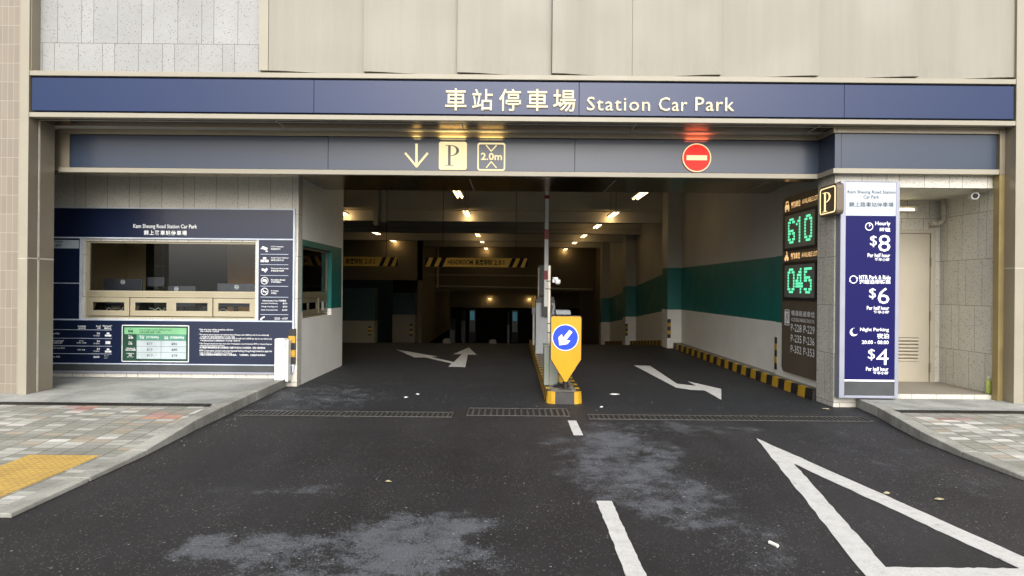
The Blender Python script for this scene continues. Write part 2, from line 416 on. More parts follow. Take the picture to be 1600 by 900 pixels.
def ts(mb, s, X, Yf, Yn, Z0, Z1, off=.003, bold=0.0, ext=0.0):      # text on a plane facing -X
    tput(mb, s, (X, Yf, Z0), (0, -1, 0), (0, 0, 1), Yf-Yn, Z1-Z0, (-1, 0, 0), off, bold, ext)
def fpanel(mb, px, Y, t=.004):
    X0, X1, Z0, Z1 = R4(*px, Y); mb.box(X0, Y, Z0, X1, Y-t, Z1); return mb
def rrect(x0, z0, x1, z1, r, n=6):
    pts = []
    for cx, cz, a in ((x1-r, z1-r, 0), (x0+r, z1-r, 90), (x0+r, z0+r, 180), (x1-r, z0+r, 270)):
        for i in range(n+1):
            t = math.radians(a+90*i/n); pts.append((cx+r*math.cos(t), cz+r*math.sin(t)))
    return pts
def ring(mb, outer, inner, fn, a, b):
    n = len(outer)
    vs = [fn(u, v, a) for u, v in outer]+[fn(u, v, a) for u, v in inner]+[fn(u, v, b) for u, v in outer]+[fn(u, v, b) for u, v in inner]
    fs = []
    for i in range(n):
        j = (i+1) % n
        fs += [(i, j, n+j, n+i), (2*n+i, 3*n+i, 3*n+j, 2*n+j), (i, 2*n+i, 2*n+j, j), (n+i, n+j, 3*n+j, 3*n+i)]
    mb.add(vs, fs)
FY = lambda u, v, t: (u, t, v)          # front plane
FX = lambda u, v, t: (t, u, v)          # plane facing x
FZ = lambda u, v, t: (u, v, t)
def disc(cx, cz, r, n=40): return [(cx+r*math.cos(2*math.pi*i/n), cz+r*math.sin(2*math.pi*i/n)) for i in range(n)]
def serifP(mb, x0, z0, h, fn, a, b, wd=.62):
    """a roman capital P: stem, serifs and a thick-and-thin bowl"""
    w_ = h*wd; st = h*.13
    sx = x0+w_*.22
    q = lambda pts: mb.prism(pts, fn, a, b)
    q([(sx, z0+h*.02), (sx+st, z0+h*.02), (sx+st, z0+h*.98), (sx, z0+h*.98)])
    q([(sx-w_*.2, z0), (sx+st+w_*.2, z0), (sx+st+w_*.2, z0+h*.03), (sx-w_*.2, z0+h*.03)])
    q([(sx-w_*.2, z0+h*.97), (sx+st*.9, z0+h*.97), (sx+st*.9, z0+h), (sx-w_*.2, z0+h)])
    cx = sx+st; cz = z0+h*.735; n = 16
    for i in range(n):
        t0, t1 = [math.radians(90-180*k/n) for k in (i, i+1)]
        P = []
        for t, (ro, rz) in ((t0, (w_*.62, h*.265)), (t1, (w_*.62, h*.265)), (t1, (w_*.62-st*1.05, h*.238)), (t0, (w_*.62-st*1.05, h*.238))):
            P.append((cx+ro*math.cos(t), cz+rz*math.sin(t)))
        q(P)
    return mb

# ================================================================== THE SETTING
YF, YC, YR = 8.8, 9.5, 9.03          # sign fascia, recessed lower band, its right-hand step
YS, YB = 9.12, 10.55                 # stone of the right pier, booth front wall
CR, SL = 18.8, .08                   # crest of the ramp and its fall
ST = 5.0                             # sidewalk helper
road = MB().add([(-60, -80, 0), (60, -80, 0), (60, CR, 0), (-60, CR, 0)], [(0, 1, 2, 3)])
road.add([(-60, CR, 0), (60, CR, 0), (60, 60, -SL*(60-CR)), (-60, 60, -SL*(60-CR))], [(0, 1, 2, 3)])
road = struct(road.build('road', 'asphalt', loc=(0, 0, 0)), 'dark worn asphalt of the driveway running into the car park')
def mark(name, pts, z=.004):
    mb = MB(); n = len(pts)
    if sum(pts[i][0]*pts[(i+1) % n][1]-pts[(i+1) % n][0]*pts[i][1] for i in range(n)) < 0: pts = pts[::-1]
    mb.add([(x, y, z) for x, y in pts], [tuple(range(n))]); o = mb.build(name, 'rpaint', road); return o
def jag(pts, st=.05, a=.006):
    out = []
    for i in range(len(pts)):
        p, q = Vector(pts[i]), Vector(pts[(i+1) % len(pts)]); L = (q-p).length; n = max(1, int(L/st)); nr = Vector((-(q-p).y, (q-p).x))/max(L, 1e-6)
        for k in range(n):
            r = p+(q-p)*k/n
            if k: r += nr*random.uniform(-a, a)
            out.append((r.x, r.y))
    return out
mark('lane_line', jag([(.665, 7.2), (.765, 7.2), (.765, 8.0), (.665, 8.0)], .05, .003))
mark('lane_line', jag([(.63, 2.4), (.74, 2.4), (.74, 4.98), (.63, 4.98)], .05, .004))
tri_o = [(2.57, 7.14), (1.90, 3.52), (3.08, 3.52)]; tri_i = [(2.535, 6.1), (2.11, 3.83), (2.86, 3.83)]
tm = MB()
for i in range(3):
    j = (i+1) % 3
    q = [tri_o[i], tri_o[j], tri_i[j], tri_i[i]]
    n_ = 26
    top = [Vector(tri_o[i]).lerp(Vector(tri_o[j]), k/n_) for k in range(n_+1)]; bot = [Vector(tri_i[i]).lerp(Vector(tri_i[j]), k/n_) for k in range(n_+1)]
    for k in range(n_):
        js = [random.uniform(-.006, .006) for _ in range(4)]
        if k == 0: prev = (top[0], bot[0])
        t1 = top[k+1] + (Vector((js[0], js[1])) if k+1 < n_ else Vector((0, 0))); b1 = bot[k+1] + (Vector((js[2], js[3])) if k+1 < n_ else Vector((0, 0)))
        tm.add([(prev[0].x, prev[0].y, .004), (prev[1].x, prev[1].y, .004), (b1.x, b1.y, .004), (t1.x, t1.y, .004)], [(0, 1, 2, 3)]); prev = (t1, b1)
tm.build('give_way_triangle', 'rpaint', road)
a1 = [(490, 630), (820, 687), (765, 690), (945, 730), (1008, 668), (942, 668), (1063, 615), (1122, 672), (1055, 672), (1035, 770), (902, 766), (928, 741), (720, 693), (640, 694)]
mark('lane_arrow', [G(520+x/5, 420+y/5) for x, y in a1])
a2 = [(253, 556), (378, 559), (590, 700), (738, 716), (672, 680), (935, 740), (935, 825), (805, 752), (700, 748), (582, 730)]
mark('lane_arrow', [G(940+x/5, 460+y/5) for x, y in a2])
# pavements -------------------------------------------------------
KL = [(-3.30, -30), (-3.29, 4.5), (-3.30, 6.2), (-3.36, 7.3), (-3.38, 8.05), (-3.42, 9.2), (-3.46, 10.5)]
KR = [(4.22, -30), (4.22, 4.5), (4.22, 6.4), (4.26, 7.1), (4.37, 7.75), (4.52, 8.45), (4.60, 9.115)]
def hz(y):
    t = min(max((y-5.6)/2.3, 0), 1); t = t*t*(3-2*t); return .03+.09*t
def pavement(K, sgn, yend, far):
    kw = .165
    inner = [(x-sgn*-kw if sgn > 0 else x-kw, y) for x, y in K]
    inner = [(x+sgn*kw, y) for x, y in K]
    ya, yb = 8.04, 8.22
    def xin(y):
        for (x0, y0), (x1, y1) in zip(inner, inner[1:]):
            if y0 <= y <= y1: return x0+(x1-x0)*(y-y0)/(y1-y0)
        return inner[-1][0]
    out = []
    def slab(y0, y1, name, mat, z=0.0):
        ys = sorted(set([y0, y1]+[q for _, q in inner if y0 < q < y1]+[q/10 for q in range(50, 84, 2) if y0 < q/10 < y1]))
        mb = MB()
        for a_, b_ in zip(ys, ys[1:]):
            P = [(xin(a_), a_), (far, a_), (far, b_), (xin(b_), b_)]
            if far < 0: P = [P[1], P[0], P[3], P[2]]
            mb.hexa([(x_, y_, .001) for x_, y_ in P]+[(x_, y_, hz(y_)+z) for x_, y_ in P])
        return mb.build(name, mat)
    p = struct(slab(-30, ya, 'pavement', 'pave')); out.append(p)
    struct(slab(yb, yend, 'concrete_apron', 'conc', .001))
    mb = MB()      # kerb stones with joints
    L = list(zip(K, inner)); 
    for (o0, i0), (o1, i1) in zip(L, L[1:]):
        n = max(1, round((o1[1]-o0[1])/.9))
        for k in range(n):
            f0, f1 = k/n+.004, (k+1)/n-.004
            P = lambda a, b, f: (a[0]+(b[0]-a[0])*f, a[1]+(b[1]-a[1])*f)
            p0, p1, q0, q1 = P(o0, o1, f0), P(o0, o1, f1), P(i0, i1, f0), P(i0, i1, f1); ha, hb = hz(p0[1])+.004, hz(p1[1])+.004
            ch = .02*sgn
            bl = [(p0[0], p0[1], .0), (q0[0], q0[1], .0), (q1[0], q1[1], .0), (p1[0], p1[1], .0)]
            t = [(p0[0]+ch*.3, p0[1], ha), (q0[0]-sgn*.003, q0[1], ha), (q1[0]-sgn*.003, q1[1], hb), (p1[0]+ch*.3, p1[1], hb)]
            mb.hexa(bl+t)
    struct(mb.build('kerb', 'kerbc', bevel=.008), None)
    return out
pavement(KL, -1, 10.6, -30); pavement(KR, 1, 9.115, 30)
o = MB()
for k in range(14):
    a_, b_ = 3.5+k*.18, 3.5+(k+1)*.18
    o.hexa([(-4.24, a_, .02), (-3.62, a_, .02), (-3.62, b_, .02), (-4.24, b_, .02), (-4.24, a_, hz(a_)+.005), (-3.62, a_, hz(a_)+.005), (-3.62, b_, hz(b_)+.005), (-4.24, b_, hz(b_)+.005)])
struct(o.build('tactile_paving', 'tact'), 'yellow tactile paving strip in the pavement')
# interior kerb along the right wall, striped
def stripe_kerb(x0, x1, y0, y1, step=.25, h=.15):
    mb = MB(); y = y0; k = 0
    while y < y1-1e-6:
        ye = min(y+step, y1); za = -SL*max(0, y-CR); zb = -SL*max(0, ye-CR); mb.cur = k % 2
        mb.hexa([(x0, y, za), (x1, y, za), (x1, ye, zb), (x0, ye, zb), (x0+.012, y, za+h), (x1, y, za+h), (x1, ye, zb+h), (x0+.012, ye, zb+h)])
        y = ye; k += 1
    return mb
o = stripe_kerb(4.25, 4.33, 9.64, 34); struct(o.build('kerb', ['hz_k', 'hz_y']), 'black and yellow striped kerb beside the exit lane')
mb = MB()
mb.hexa([(4.332, 9.64, 0), (4.6, 9.64, 0), (4.6, CR, 0), (4.332, CR, 0), (4.332, 9.64, .148), (4.6, 9.64, .148), (4.6, CR, .148), (4.332, CR, .148)])
struct(mb.build('kerb_walkway', 'conc_in'))

# ------------------------------------------------------------------ THE BUILDING
B = thing('car_park_building', 'cream clad and speckled stone car park building around the wide dark vehicle entrance', 'building', (0, 9, 0))
# flank tile piers and outer frame columns
MB().box(-14, 8.87, .12, -6.365, 9.3, 12).build('tiled_pier', 'tile', B)
MB().box(6.595, 8.87, .12, 14, 9.3, 12).build('tiled_pier', 'tile', B)
def column(x0, x1, xin, y1, s):
    o = MB().box(x0, YF, .12, x1, y1, 12).build('frame_column', 'bronze', B)
    f = MB().box(x0, YF-.006, .12, x1, YF, 12).build('front_face', 'cream', o)
    j = MB()
    if s < 0:
        j.box(xin, 8.985, .13, xin+.004, 9.015, 3.69); j.box(xin, YF+.005, 1.87, xin+.004, y1-.005, 1.89)
        j.box(x0, YF-.008, 1.87, x1, YF-.006, 1.878)
    else:
        j.box(xin-.003, YF+.005, 1.86, xin, y1-.005, 1.872); j.box(x0, YF-.008, 1.86, x1, YF-.006, 1.868)
    j.build('joint', 'joint', o)
column(-6.36, -6.245, -6.245, 9.3, -1); column(6.475, 6.59, 6.475, 9.0, 1)
# upper stone wall and cladding
xs0 = W(408, 60, 8.9)[0]
MB().box(-6.3, 8.98, 4.3, xs0+.1, 9.4, 12).build('stone_wall', 'stone_up', B)
MB().box(-6.244, YF+.02, 4.31, -6.23, 8.978, 12).build('reveal', 'bronze', B)
S = [421, 569, 715, 863, 990, 1127, 1279, 1435, 1590]
SX = [W(p, 60, 8.86)[0] for p in S]
MB().box(xs0, 8.83, 4.336, SX[0]-.006, 9.0, 12).build('cladding_edge', 'cream', B)
for i in range(8):
    x0, x1 = SX[i], SX[i+1]-.004; n = 22; left = i < 4; top = []
    for k in range(n+1):
        t = k/n; u = t if left else 1-t
        s = max(0, 1-u/.62); s = s*s*(3-2*s)
        top.append((x0+(x1-x0)*t, 8.935-.10*s-.012*math.sin(math.pi*u)))
    MB().prism(top+[(x1, 8.97), (x0, 8.97)], FZ, 4.336, 12).build('cladding_panel', 'clad', B)
MB().box(xs0, 8.945, 4.29, 6.475, 8.968, 4.345).build('cladding_backing', 'black', B)
MB().box(-6.24, 9.0, 3.77, 6.47, 9.5, 11.9).build('upper_wall', 'clad', B)

# fascia frame
mb = MB(); mb.box(-6.245, YF, 4.235, 6.475, 8.977, 4.30); mb.box(-6.245, YF, 3.70, 6.475, 8.90, 3.762)
mb.build('fascia_trim', 'cream', B, bevel=.006)
MB().box(-6.24, 8.86, 3.76, 6.47, 8.97, 4.24).build('fascia_recess', 'black', B)
# soffit of the canopy with seams
so = MB().box(-6.245, 8.9, 3.705, 6.475, YC+.05, 3.76).build('soffit', 'bronze_dk', B)
mb = MB()
for x in (-3.1, -.68, 1.6, 4.0): MB().box(x-.006, 8.9, 3.7, x+.006, YC, 3.705).build('seam', 'joint', so)
mb.box(-6.24, 8.985, 3.7, 6.47, 8.993, 3.705); mb.build('seam', 'joint', so)
# lower band carrier and trims (stepped forward at the right)
XR = 4.26
cb = MB().box(-6.6, YC+.02, 3.13, XR, YC+.3, 3.7); cb.box(XR, YR+.02, 3.13, 6.472, YC+.3, 3.7); cb.build('band_beam', 'bronze', B)
def stepped(z0, z1, d, name, mat, ext=0):
    m_ = MB(); m_.box(-6.3, YC-d, z0, XR-d*.0, YC+.02, z1); m_.box(XR-d, YR-d, z0, XR, YC-d, z1); m_.box(XR, YR-d, z0, 6.40, YR+.02, z1)
    return m_.build(name, mat, B, bevel=.004)
stepped(3.632, 3.70, .045, 'band_moulding', 'bronze'); stepped(3.10, 3.166, .045, 'band_trim', 'cream')
MB().box(6.40, YR-.05, 3.10, 6.472, YR+.02, 3.7).build('band_end_trim', 'bronze', B)
# second soffit over the entrance
so = MB().box(-7.5, YC+.3, 3.25, 4.5, 12.0, 3.3); so.box(-7.5, YC+.02, 3.11, 4.3, YC+.3, 3.13)
so = so.build('entrance_soffit', 'bronze_dk', B)
mb = MB()
for x in (-3.1, -.68, 1.6, 4.0): MB().box(x-.006, YC+.3, 3.245, x+.006, 12.0, 3.25).build('seam', 'joint', so)
MB().box(-14, 11.9, 3.3, 4.7, 12.0, 4.3).build('soffit_upstand', 'wall_g', B)
MB().box(-14, 9.3, 3.7, 14, 12, 12).build('upper_storey', 'wall_g', B)
# ---- booth front wall with its window opening
wx0, wx1, wz0, wz1 = R4(133, 377, 399, 498, YB)
wz0, wz1 = 1.03, 2.22
mb = MB(); Y0, Y1 = YB, YB+.14
mb.box(-9, Y0, 0, wx0, Y1, 3.25); mb.box(wx1, Y0, 0, -3.31, Y1, 3.25); mb.box(wx0, Y0, 0, wx1, Y1, wz0); mb.box(wx0, Y0, wz1, wx1, Y1, 3.25)
mb.build('stone_wall', 'stone_f', B)
MB().box(-3.45, Y1, 0, -3.31, 10.76, 3.25).build('stone_pillar', 'stone_s', B)
# lane-side wall of the booth, painted white / teal / white, with a window opening
LX, LT = -3.31, .14
ly0, ly1, lz0, lz1 = 10.80, 12.52, 1.03, 2.19
def lanewall(z0, z1, mat, hole=True, x=LX, th=LT):
    m_ = MB(); a, b = 10.76, 13.25
    segs = [(a, b, z0, z1)] if not hole or z1 <= lz0 or z0 >= lz1 else None
    if segs is None:
        segs = [(a, ly0, z0, z1), (ly1, b, z0, z1)]
        if z0 < lz0: segs.append((ly0, ly1, z0, lz0))
        if z1 > lz1: segs.append((ly0, ly1, lz1, z1))
    for p, q, r, t in segs: m_.box(x-th, p, r, x, q, t)
    m_.build('painted_wall', mat, B)
lanewall(0, 1.145, 'wall_w'); lanewall(1.145, 2.29, 'teal'); lanewall(2.29, 4.3, 'wall_w')
# booth room
mb = MB(); mb.box(-7.6, 10.69, 0, -7.45, 13.4, 2.9); mb.box(-7.45, 13.2, 0, -7.08, 13.4, 2.9); mb.build('room_wall', 'booth_in', B)
MB().box(-7.08, 13.2, 0, -5.5, 13.4, 2.9).build('room_wall', 'dark_in', B)
MB().box(-5.5, 13.2, 0, -3.46, 13.4, 2.9).build('room_wall', 'brown_in', B)
MB().box(-7.45, 10.69, 2.6, -3.46, 13.2, 2.7).build('room_ceiling', 'wall_w', B)
MB().box(-7.45, 10.70, 0, -3.46, 13.2, .1).build('room_floor', 'conc_in', B)
MB().box(-14, 10.69, 0, -7.6, 13.4, 4.3).build('side_wall', 'wall_g', B)
MB().box(-7.6, 13.4, 0, -3.46, 13.44, 4.3).build('room_wall', 'wall_w', B)
MB().box(-3.6, 13.25, 0, -3.33, 13.43, 4.3).build('room_wall', 'wall_w', B)
AB, AX = 10.38, 6.50
M['alc_floor'] = concrete('alcove_floor_tile', c(142, 136, 124), .06)
# ---- right pier, lintel, alcove
PXs = 4.30
MB().box(PXs, YS, 0, 4.68, 9.62, 3.13).build('stone_pillar', 'stone_s', B)
mb = MB(); mb.box(PXs+.002, YS-.006, 0, 4.68, YS, 3.13); mb.box(4.68, YS, 2.94, AX, 9.6, 3.13)
mb.build('stone_wall', 'stone_f', B)
MB().box(4.68, YS-.004, 0.12, AX, AB, .178).build('alcove_step', 'stone_base', B)
MB().box(4.68, 9.14, .178, AX, AB, .182).build('alcove_floor', 'alc_floor', B)
MB().box(4.60, AB, 0, 6.7, AB+.3, 3.3).build('stone_wall', 'stone_f', B)
MB().box(AX, YS-.02, 0, 6.9, AB, 3.3).build('stone_wall', 'stone_s', B)
MB().box(4.68, 9.6, 2.94, AX, AB, 3.1).build('alcove_ceiling', 'stone_f', B)
MB().box(6.405, YS-.13, .12, 6.475, YS-.02, 3.1).build('edge_trim', 'brass', B)
MB().box(4.62, 9.62, 0, 4.68, AB, 3.3).build('painted_wall', 'wall_w', B)
# door in the alcove
dx1 = W(1458, 480, AB)[0]; dz1 = 2.49
D = MB().box(5.25, AB-.03, .182, dx1-.075, AB, dz1-.06).build('door', 'door', B, bevel=.004)
mb = MB(); mb.box(dx1-.07, AB-.05, .182, dx1, AB, dz1); mb.box(5.15, AB-.05, .182, 5.22, AB, dz1); mb.box(5.22, AB-.05, dz1-.055, dx1-.07, AB, dz1); mb.build('door_frame', 'door', D)
mb = MB(); mb2 = MB()
for k in range(7):
    z = 1.55-(528+k*5.4-5.6-450)*AB/F
    mb.hexa([(5.4, AB-.05, z-.03), (dx1-.24, AB-.05, z-.03), (dx1-.24, AB-.032, z-.006), (5.4, AB-.032, z-.006), (5.4, AB-.05, z-.026), (dx1-.24, AB-.05, z-.026), (dx1-.24, AB-.032, z), (5.4, AB-.032, z)])
    mb2.box(5.4, AB-.034, z-.006, dx1-.24, AB-.031, z+.010)
mb.build('louvre', 'door', D); mb2.build('louvre_gap_shade', 'slat_shade', D)  # dark strips on the solid leaf, painted as shade between the slats
mb = MB()
for z in (2.0, 1.18, .4): MB().cyl((dx1-.072, AB-.054, z-.07), (dx1-.072, AB-.054, z+.07), .011).build('hinge', 'bronze', D)
MB().box(5.42, AB-.08, 1.15, 5.5, AB-.032, 1.3).build('handle', 'alu', D)
# ---- inside of the garage: right wall with bands, pillars
def zo(y): return -SL*max(0, y-CR)
def band(x, y0, y1, a, b, mat, th=.3):
    P = [(y0, a+zo(y0)), (y1, a+zo(y1)), (y1, b+zo(y1) if b < 4 else b), (y0, b+zo(y0) if b < 4 else b)]
    if y0 < CR < y1: P = [(y0, a), (CR, a), (y1, a+zo(y1)), (y1, b+zo(y1) if b < 4 else b), (CR, b), (y0, b)]
    MB().prism(P, FX, x, x+th).build('painted_wall', mat, B)
def bands(x, y0, y1, th=.3, lo=-.3, zs=(1.02, 2.12)):
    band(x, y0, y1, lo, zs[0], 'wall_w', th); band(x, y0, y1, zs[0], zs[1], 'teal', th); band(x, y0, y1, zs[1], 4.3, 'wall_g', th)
bands(4.42, 9.62, 11.43); bands(4.47, 11.43, 18.0); bands(4.47, 18.65, 34)
for y in (18.0, 24.6, 31.2): bands(4.10, y, y+.65, .45)
MB().box(4.6, 9.64, 3.25, 4.9, 12, 4.3).build('painted_wall', 'wall_g', B)
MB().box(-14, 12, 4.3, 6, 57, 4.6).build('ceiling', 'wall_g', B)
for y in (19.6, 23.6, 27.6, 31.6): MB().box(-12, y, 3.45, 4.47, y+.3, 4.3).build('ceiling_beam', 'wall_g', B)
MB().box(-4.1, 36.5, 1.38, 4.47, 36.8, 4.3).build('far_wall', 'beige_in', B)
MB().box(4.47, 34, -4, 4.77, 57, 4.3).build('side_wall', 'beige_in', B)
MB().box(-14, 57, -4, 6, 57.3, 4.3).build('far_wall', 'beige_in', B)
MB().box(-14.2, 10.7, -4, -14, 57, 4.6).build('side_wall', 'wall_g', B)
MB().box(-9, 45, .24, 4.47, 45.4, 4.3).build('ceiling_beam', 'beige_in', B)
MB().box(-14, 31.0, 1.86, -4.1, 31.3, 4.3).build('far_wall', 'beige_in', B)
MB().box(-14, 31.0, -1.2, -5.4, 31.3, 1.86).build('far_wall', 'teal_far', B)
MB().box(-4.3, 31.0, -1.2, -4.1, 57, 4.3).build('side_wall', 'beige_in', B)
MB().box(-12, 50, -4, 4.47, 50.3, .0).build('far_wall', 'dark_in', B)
for (x0, x1, y) in ((-7.2, -4.42, 22.0), (-4.75, -3.85, 27.2)):
    zf = zo(y)
    MB().box(x0, y, zf, x1, y+.5, .45).build('painted_wall', 'beige_in', B)  # white wall base in dim beige, its deep shade put into the colour
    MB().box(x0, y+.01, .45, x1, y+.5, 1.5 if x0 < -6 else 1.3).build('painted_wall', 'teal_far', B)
# vertical trunking on the beam at the left
mb = MB(); mb.box(-3.95, 19.42, 3.3, -3.85, 19.6, 4.3); mb.box(-3.75, 19.5, 3.4, -3.62, 19.6, 4.3); mb.build('cable_trunking', 'wall_g', B)
for P, rr in (([(-4.1, 33, 2.15), (1.3, 33, 2.15)], .03), ([(-3.6, 33, 4.3), (-3.6, 33, 1.5)], .05), ([(-4.1, 36.3, 1.62), (4.3, 36.3, 1.5)], .05), ([(-8, 19.54, 3.75), (4.4, 19.54, 3.75)], .022), ([(-8, 23.54, 3.6), (4.4, 23.54, 3.6)], .03), ([(.4, 12.2, 4.2), (.4, 36, 4.2)], .03)):
    MB().tube(P, rr).build('sprinkler_pipe', 'pvc', B)

# ------------------------------------------------------------------ booth windows
def sash_row(root, x0, x1, z0, z1, y, n, fn, fmat, skip=()):
    """sliding sashes; fn maps (u, depth, z) to a point box call"""
    w_ = (x1-x0)/n
    for k in range(n):
        a, b = x0+k*w_+.004, x0+(k+1)*w_-.004; d = -.02 if k % 2 == 0 else 0.0
        mb = MB(); s = .075 if n > 3 else .06; zb, zt = z0+.012, z1-.006
        for (p, q, r, t) in ((a, b, zb, zb+.085), (a, b, zt-.075, zt), (a, a+s, zb+.085, zt-.075), (b-s, b, zb+.085, zt-.075)):
            fn(mb, p, q, r, t, y+d, y+d+.03)
        o = mb.build('sash', fmat, root, bevel=.003)
        g = MB(); fn(g, a+s-.004, b-s+.004, zb+.081, zt-.071, y+d+.012, y+d+.016); g.build('pane', 'glass', o)
fr = lambda mb, p, q, r, t, d0, d1: mb.box(p, d0, r, q, d1, t)
WN = thing('booth_window', 'wide cream framed service window in the blue sign wall, sliding sashes below its big pane', 'window', ((wx0+wx1)/2, 10.6, wz0))
rz0, rz1 = 1.355, 1.455
mb = MB(); yy = 10.575
mb.box(wx0, yy, rz0, wx1, yy+.07, rz1); mb.box(wx0, yy+.01, rz1, wx0+.045, yy+.06, wz1); mb.box(wx1-.02, yy+.01, rz1, wx1, yy+.06, wz1)
mb.box(wx0+.045, yy+.01, wz1-.03, wx1-.02, yy+.06, wz1); mb.box(wx0, yy+.005, wz0, wx1, yy+.065, wz0+.022); mb.box(wx0, yy, wz0+.022, wx0+.025, yy+.06, rz0); mb.box(wx1-.025, yy, wz0+.022, wx1, yy+.06, rz0)
mb.build('window_frame', 'winframe', WN, bevel=.004)
MB().box(wx0+.045, yy+.03, rz1, wx1-.02, yy+.034, wz1-.03).build('pane', 'glass', WN)
mb = MB(); mb.box(wx0, yy-.004, rz0+.062, wx1, yy-.001, rz0+.066); mb.box(wx0, yy-.004, rz0+.03, wx1, yy-.001, rz0+.033); mb.build('groove', 'bronze', WN)
sash_row(WN, wx0+.025, wx1-.025, wz0+.022, rz0, yy+.022, 4, fr, 'winframe')
WL = thing('lane_window', 'small olive framed service window in the teal wall facing the entry lane', 'window', (LX, (ly0+ly1)/2, lz0))
fl = lambda mb, p, q, r, t, d0, d1: mb.box(-d1, p, r, -d0, q, t)
mb = MB(); xx = 3.38
for (p, q, r, t) in ((ly0, ly1, 1.355, 1.455), (ly0, ly0+.03, 1.455, lz1), (ly1-.05, ly1, 1.455, lz1), (ly0+.03, ly1-.05, lz1-.04, lz1), (ly0, ly1, lz0, lz0+.03)): fl(mb, p, q, r, t, xx, xx+.05)
mb.build('window_frame', 'winframe_dk', WL, bevel=.003)
g = MB(); fl(g, ly0+.03, ly1-.05, 1.455, lz1-.04, xx+.02, xx+.024); g.build('pane', 'glass', WL)
sash_row(WL, ly0+.01, ly1-.01, lz0+.03, 1.355, xx+.015, 3, fl, 'winframe_dk')
MB().box(-3.372, 12.1, 1.12, -3.37, 12.24, 1.28).build('paper_notice', 'paper', WL)
# desk and screens inside the booth
dk = thing('booth_desk', 'white counter top just behind the sliding windows of the booth', 'desk', (-5.4, 11.0, .1))
MB().box(-7.4, 10.72, 1.06, -3.6, 11.5, 1.10).build('desk_top', 'plastic_w', dk); MB().box(-7.4, 11.4, .1, -3.6, 11.46, 1.06).build('front_panel', 'dark_in', dk)
def monitor(px0, px1, py, label, logo=None, y=11.15, z0=1.2, first=None):
    x0, x1 = W(px0, py, y)[0], W(px1, py, y)[0]; zt = W((px0+px1)/2, py, y)[1]
    t = thing('monitor', label, 'monitor', ((x0+x1)/2, y, 1.10), 'monitors on the booth desk')
    MB().box(x0, y, min(z0, zt-.12), x1, y+.03, zt).build('screen_back', 'mon', t, bevel=.01)
    xm = (x0+x1)/2; mb = MB().box(xm-.03, y+.005, 1.11, xm+.03, y+.03, min(z0, zt-.12)+.02); mb.box(xm-.11, y-.05, 1.10, xm+.11, y+.12, 1.115); mb.build('stand', 'plastic_k', t)
    if logo:
        lx, lz = W(logo[0], logo[1], y); m_ = MB(); ring(m_, [(lx+a, lz+b) for a, b in disc(0, 0, .034)], [(lx+a, lz+b) for a, b in disc(0, 0, .027)], FY, y-.004, y)
        m_.box(lx-.019, y-.004, lz-.008, lx+.019, y, lz+.006); m_.build('round_logo', 'ink_white', t)
monitor(162, 222, 435.5, 'wide dark monitor seen from behind at the left end of the booth desk', (192, 440.5))
monitor(230, 256, 433, 'small grey monitor on a thin stand in the middle of the booth', None, 11.3, 1.52)
monitor(262, 305, 447, 'low monitor barely showing above the window rail in the middle of the booth', (275.5, 451.3), 11.2, 1.2)
monitor(339, 398, 443, 'wide dark monitor at the right end of the booth desk', (370, 448.5))
for k, (xa, lab) in enumerate(((-6.55, 'dark phone on the desk behind the first sliding window'), (-5.85, 'black keypad with cable behind the second sliding window'), (-4.9, 'card reader with white cable behind the third sliding window'))):
    t = thing('desk_phone', lab, 'phone', (xa, 10.95, 1.10))
    MB().hexa([(xa-.1, 10.85, 1.10), (xa+.1, 10.85, 1.10), (xa+.1, 11.05, 1.10), (xa-.1, 11.05, 1.10), (xa-.07, 10.9, 1.26), (xa+.05, 10.9, 1.28), (xa+.05, 11.0, 1.30), (xa-.07, 11.0, 1.28)]).build('body', 'plastic_k', t)
    p = [(xa+.1+.05*i, 10.83+.02*math.sin(i*2), 1.12+.07*abs(math.sin(i*1.3+k))) for i in range(7)]
    MB().tube(p, .006, 6).build('cable', 'plastic_w', t)

# ------------------------------------------------------------------ upper fascia sign
FS = thing('fascia_sign', 'long blue fascia sign with cream backlit words Station Car Park above the entrance', 'sign', (0, YF, 3.76))
seams = [-6.22, W(490, 155, YF)[0], W(905, 158, YF)[0], W(1320, 158, YF)[0], 6.455]
for a, b in zip(seams, seams[1:]): MB().box(a+.002, YF+.012, 3.786, b-.002, YF+.06, 4.211).build('panel', 'navy_up', FS, bevel=.003)
mb = MB()
YL = YF+.012
for ch, px in zip('車站停車場', ((696, 139, 729, 173), (738, 140, 770, 173), (780, 140, 814, 174), (823, 140, 856, 174), (864, 141, 899, 175))):
    mb = MB(); tf(mb, ch, px, YL, .03, .004, .02); mb.build('chinese_lettering', 'letters', FS)
for s_, px, sp_ in (('Station', (917, 152.5, 1015, 173.5), 1.12), ('Car', (1029, 153, 1073, 174), 1.1), ('Park', (1086, 153, 1146, 174), 1.1)):
    mb = MB(); tf(mb, s_, px, YL, .03, -.004, .02, sp_); mb.build('english_lettering', 'letters', FS)
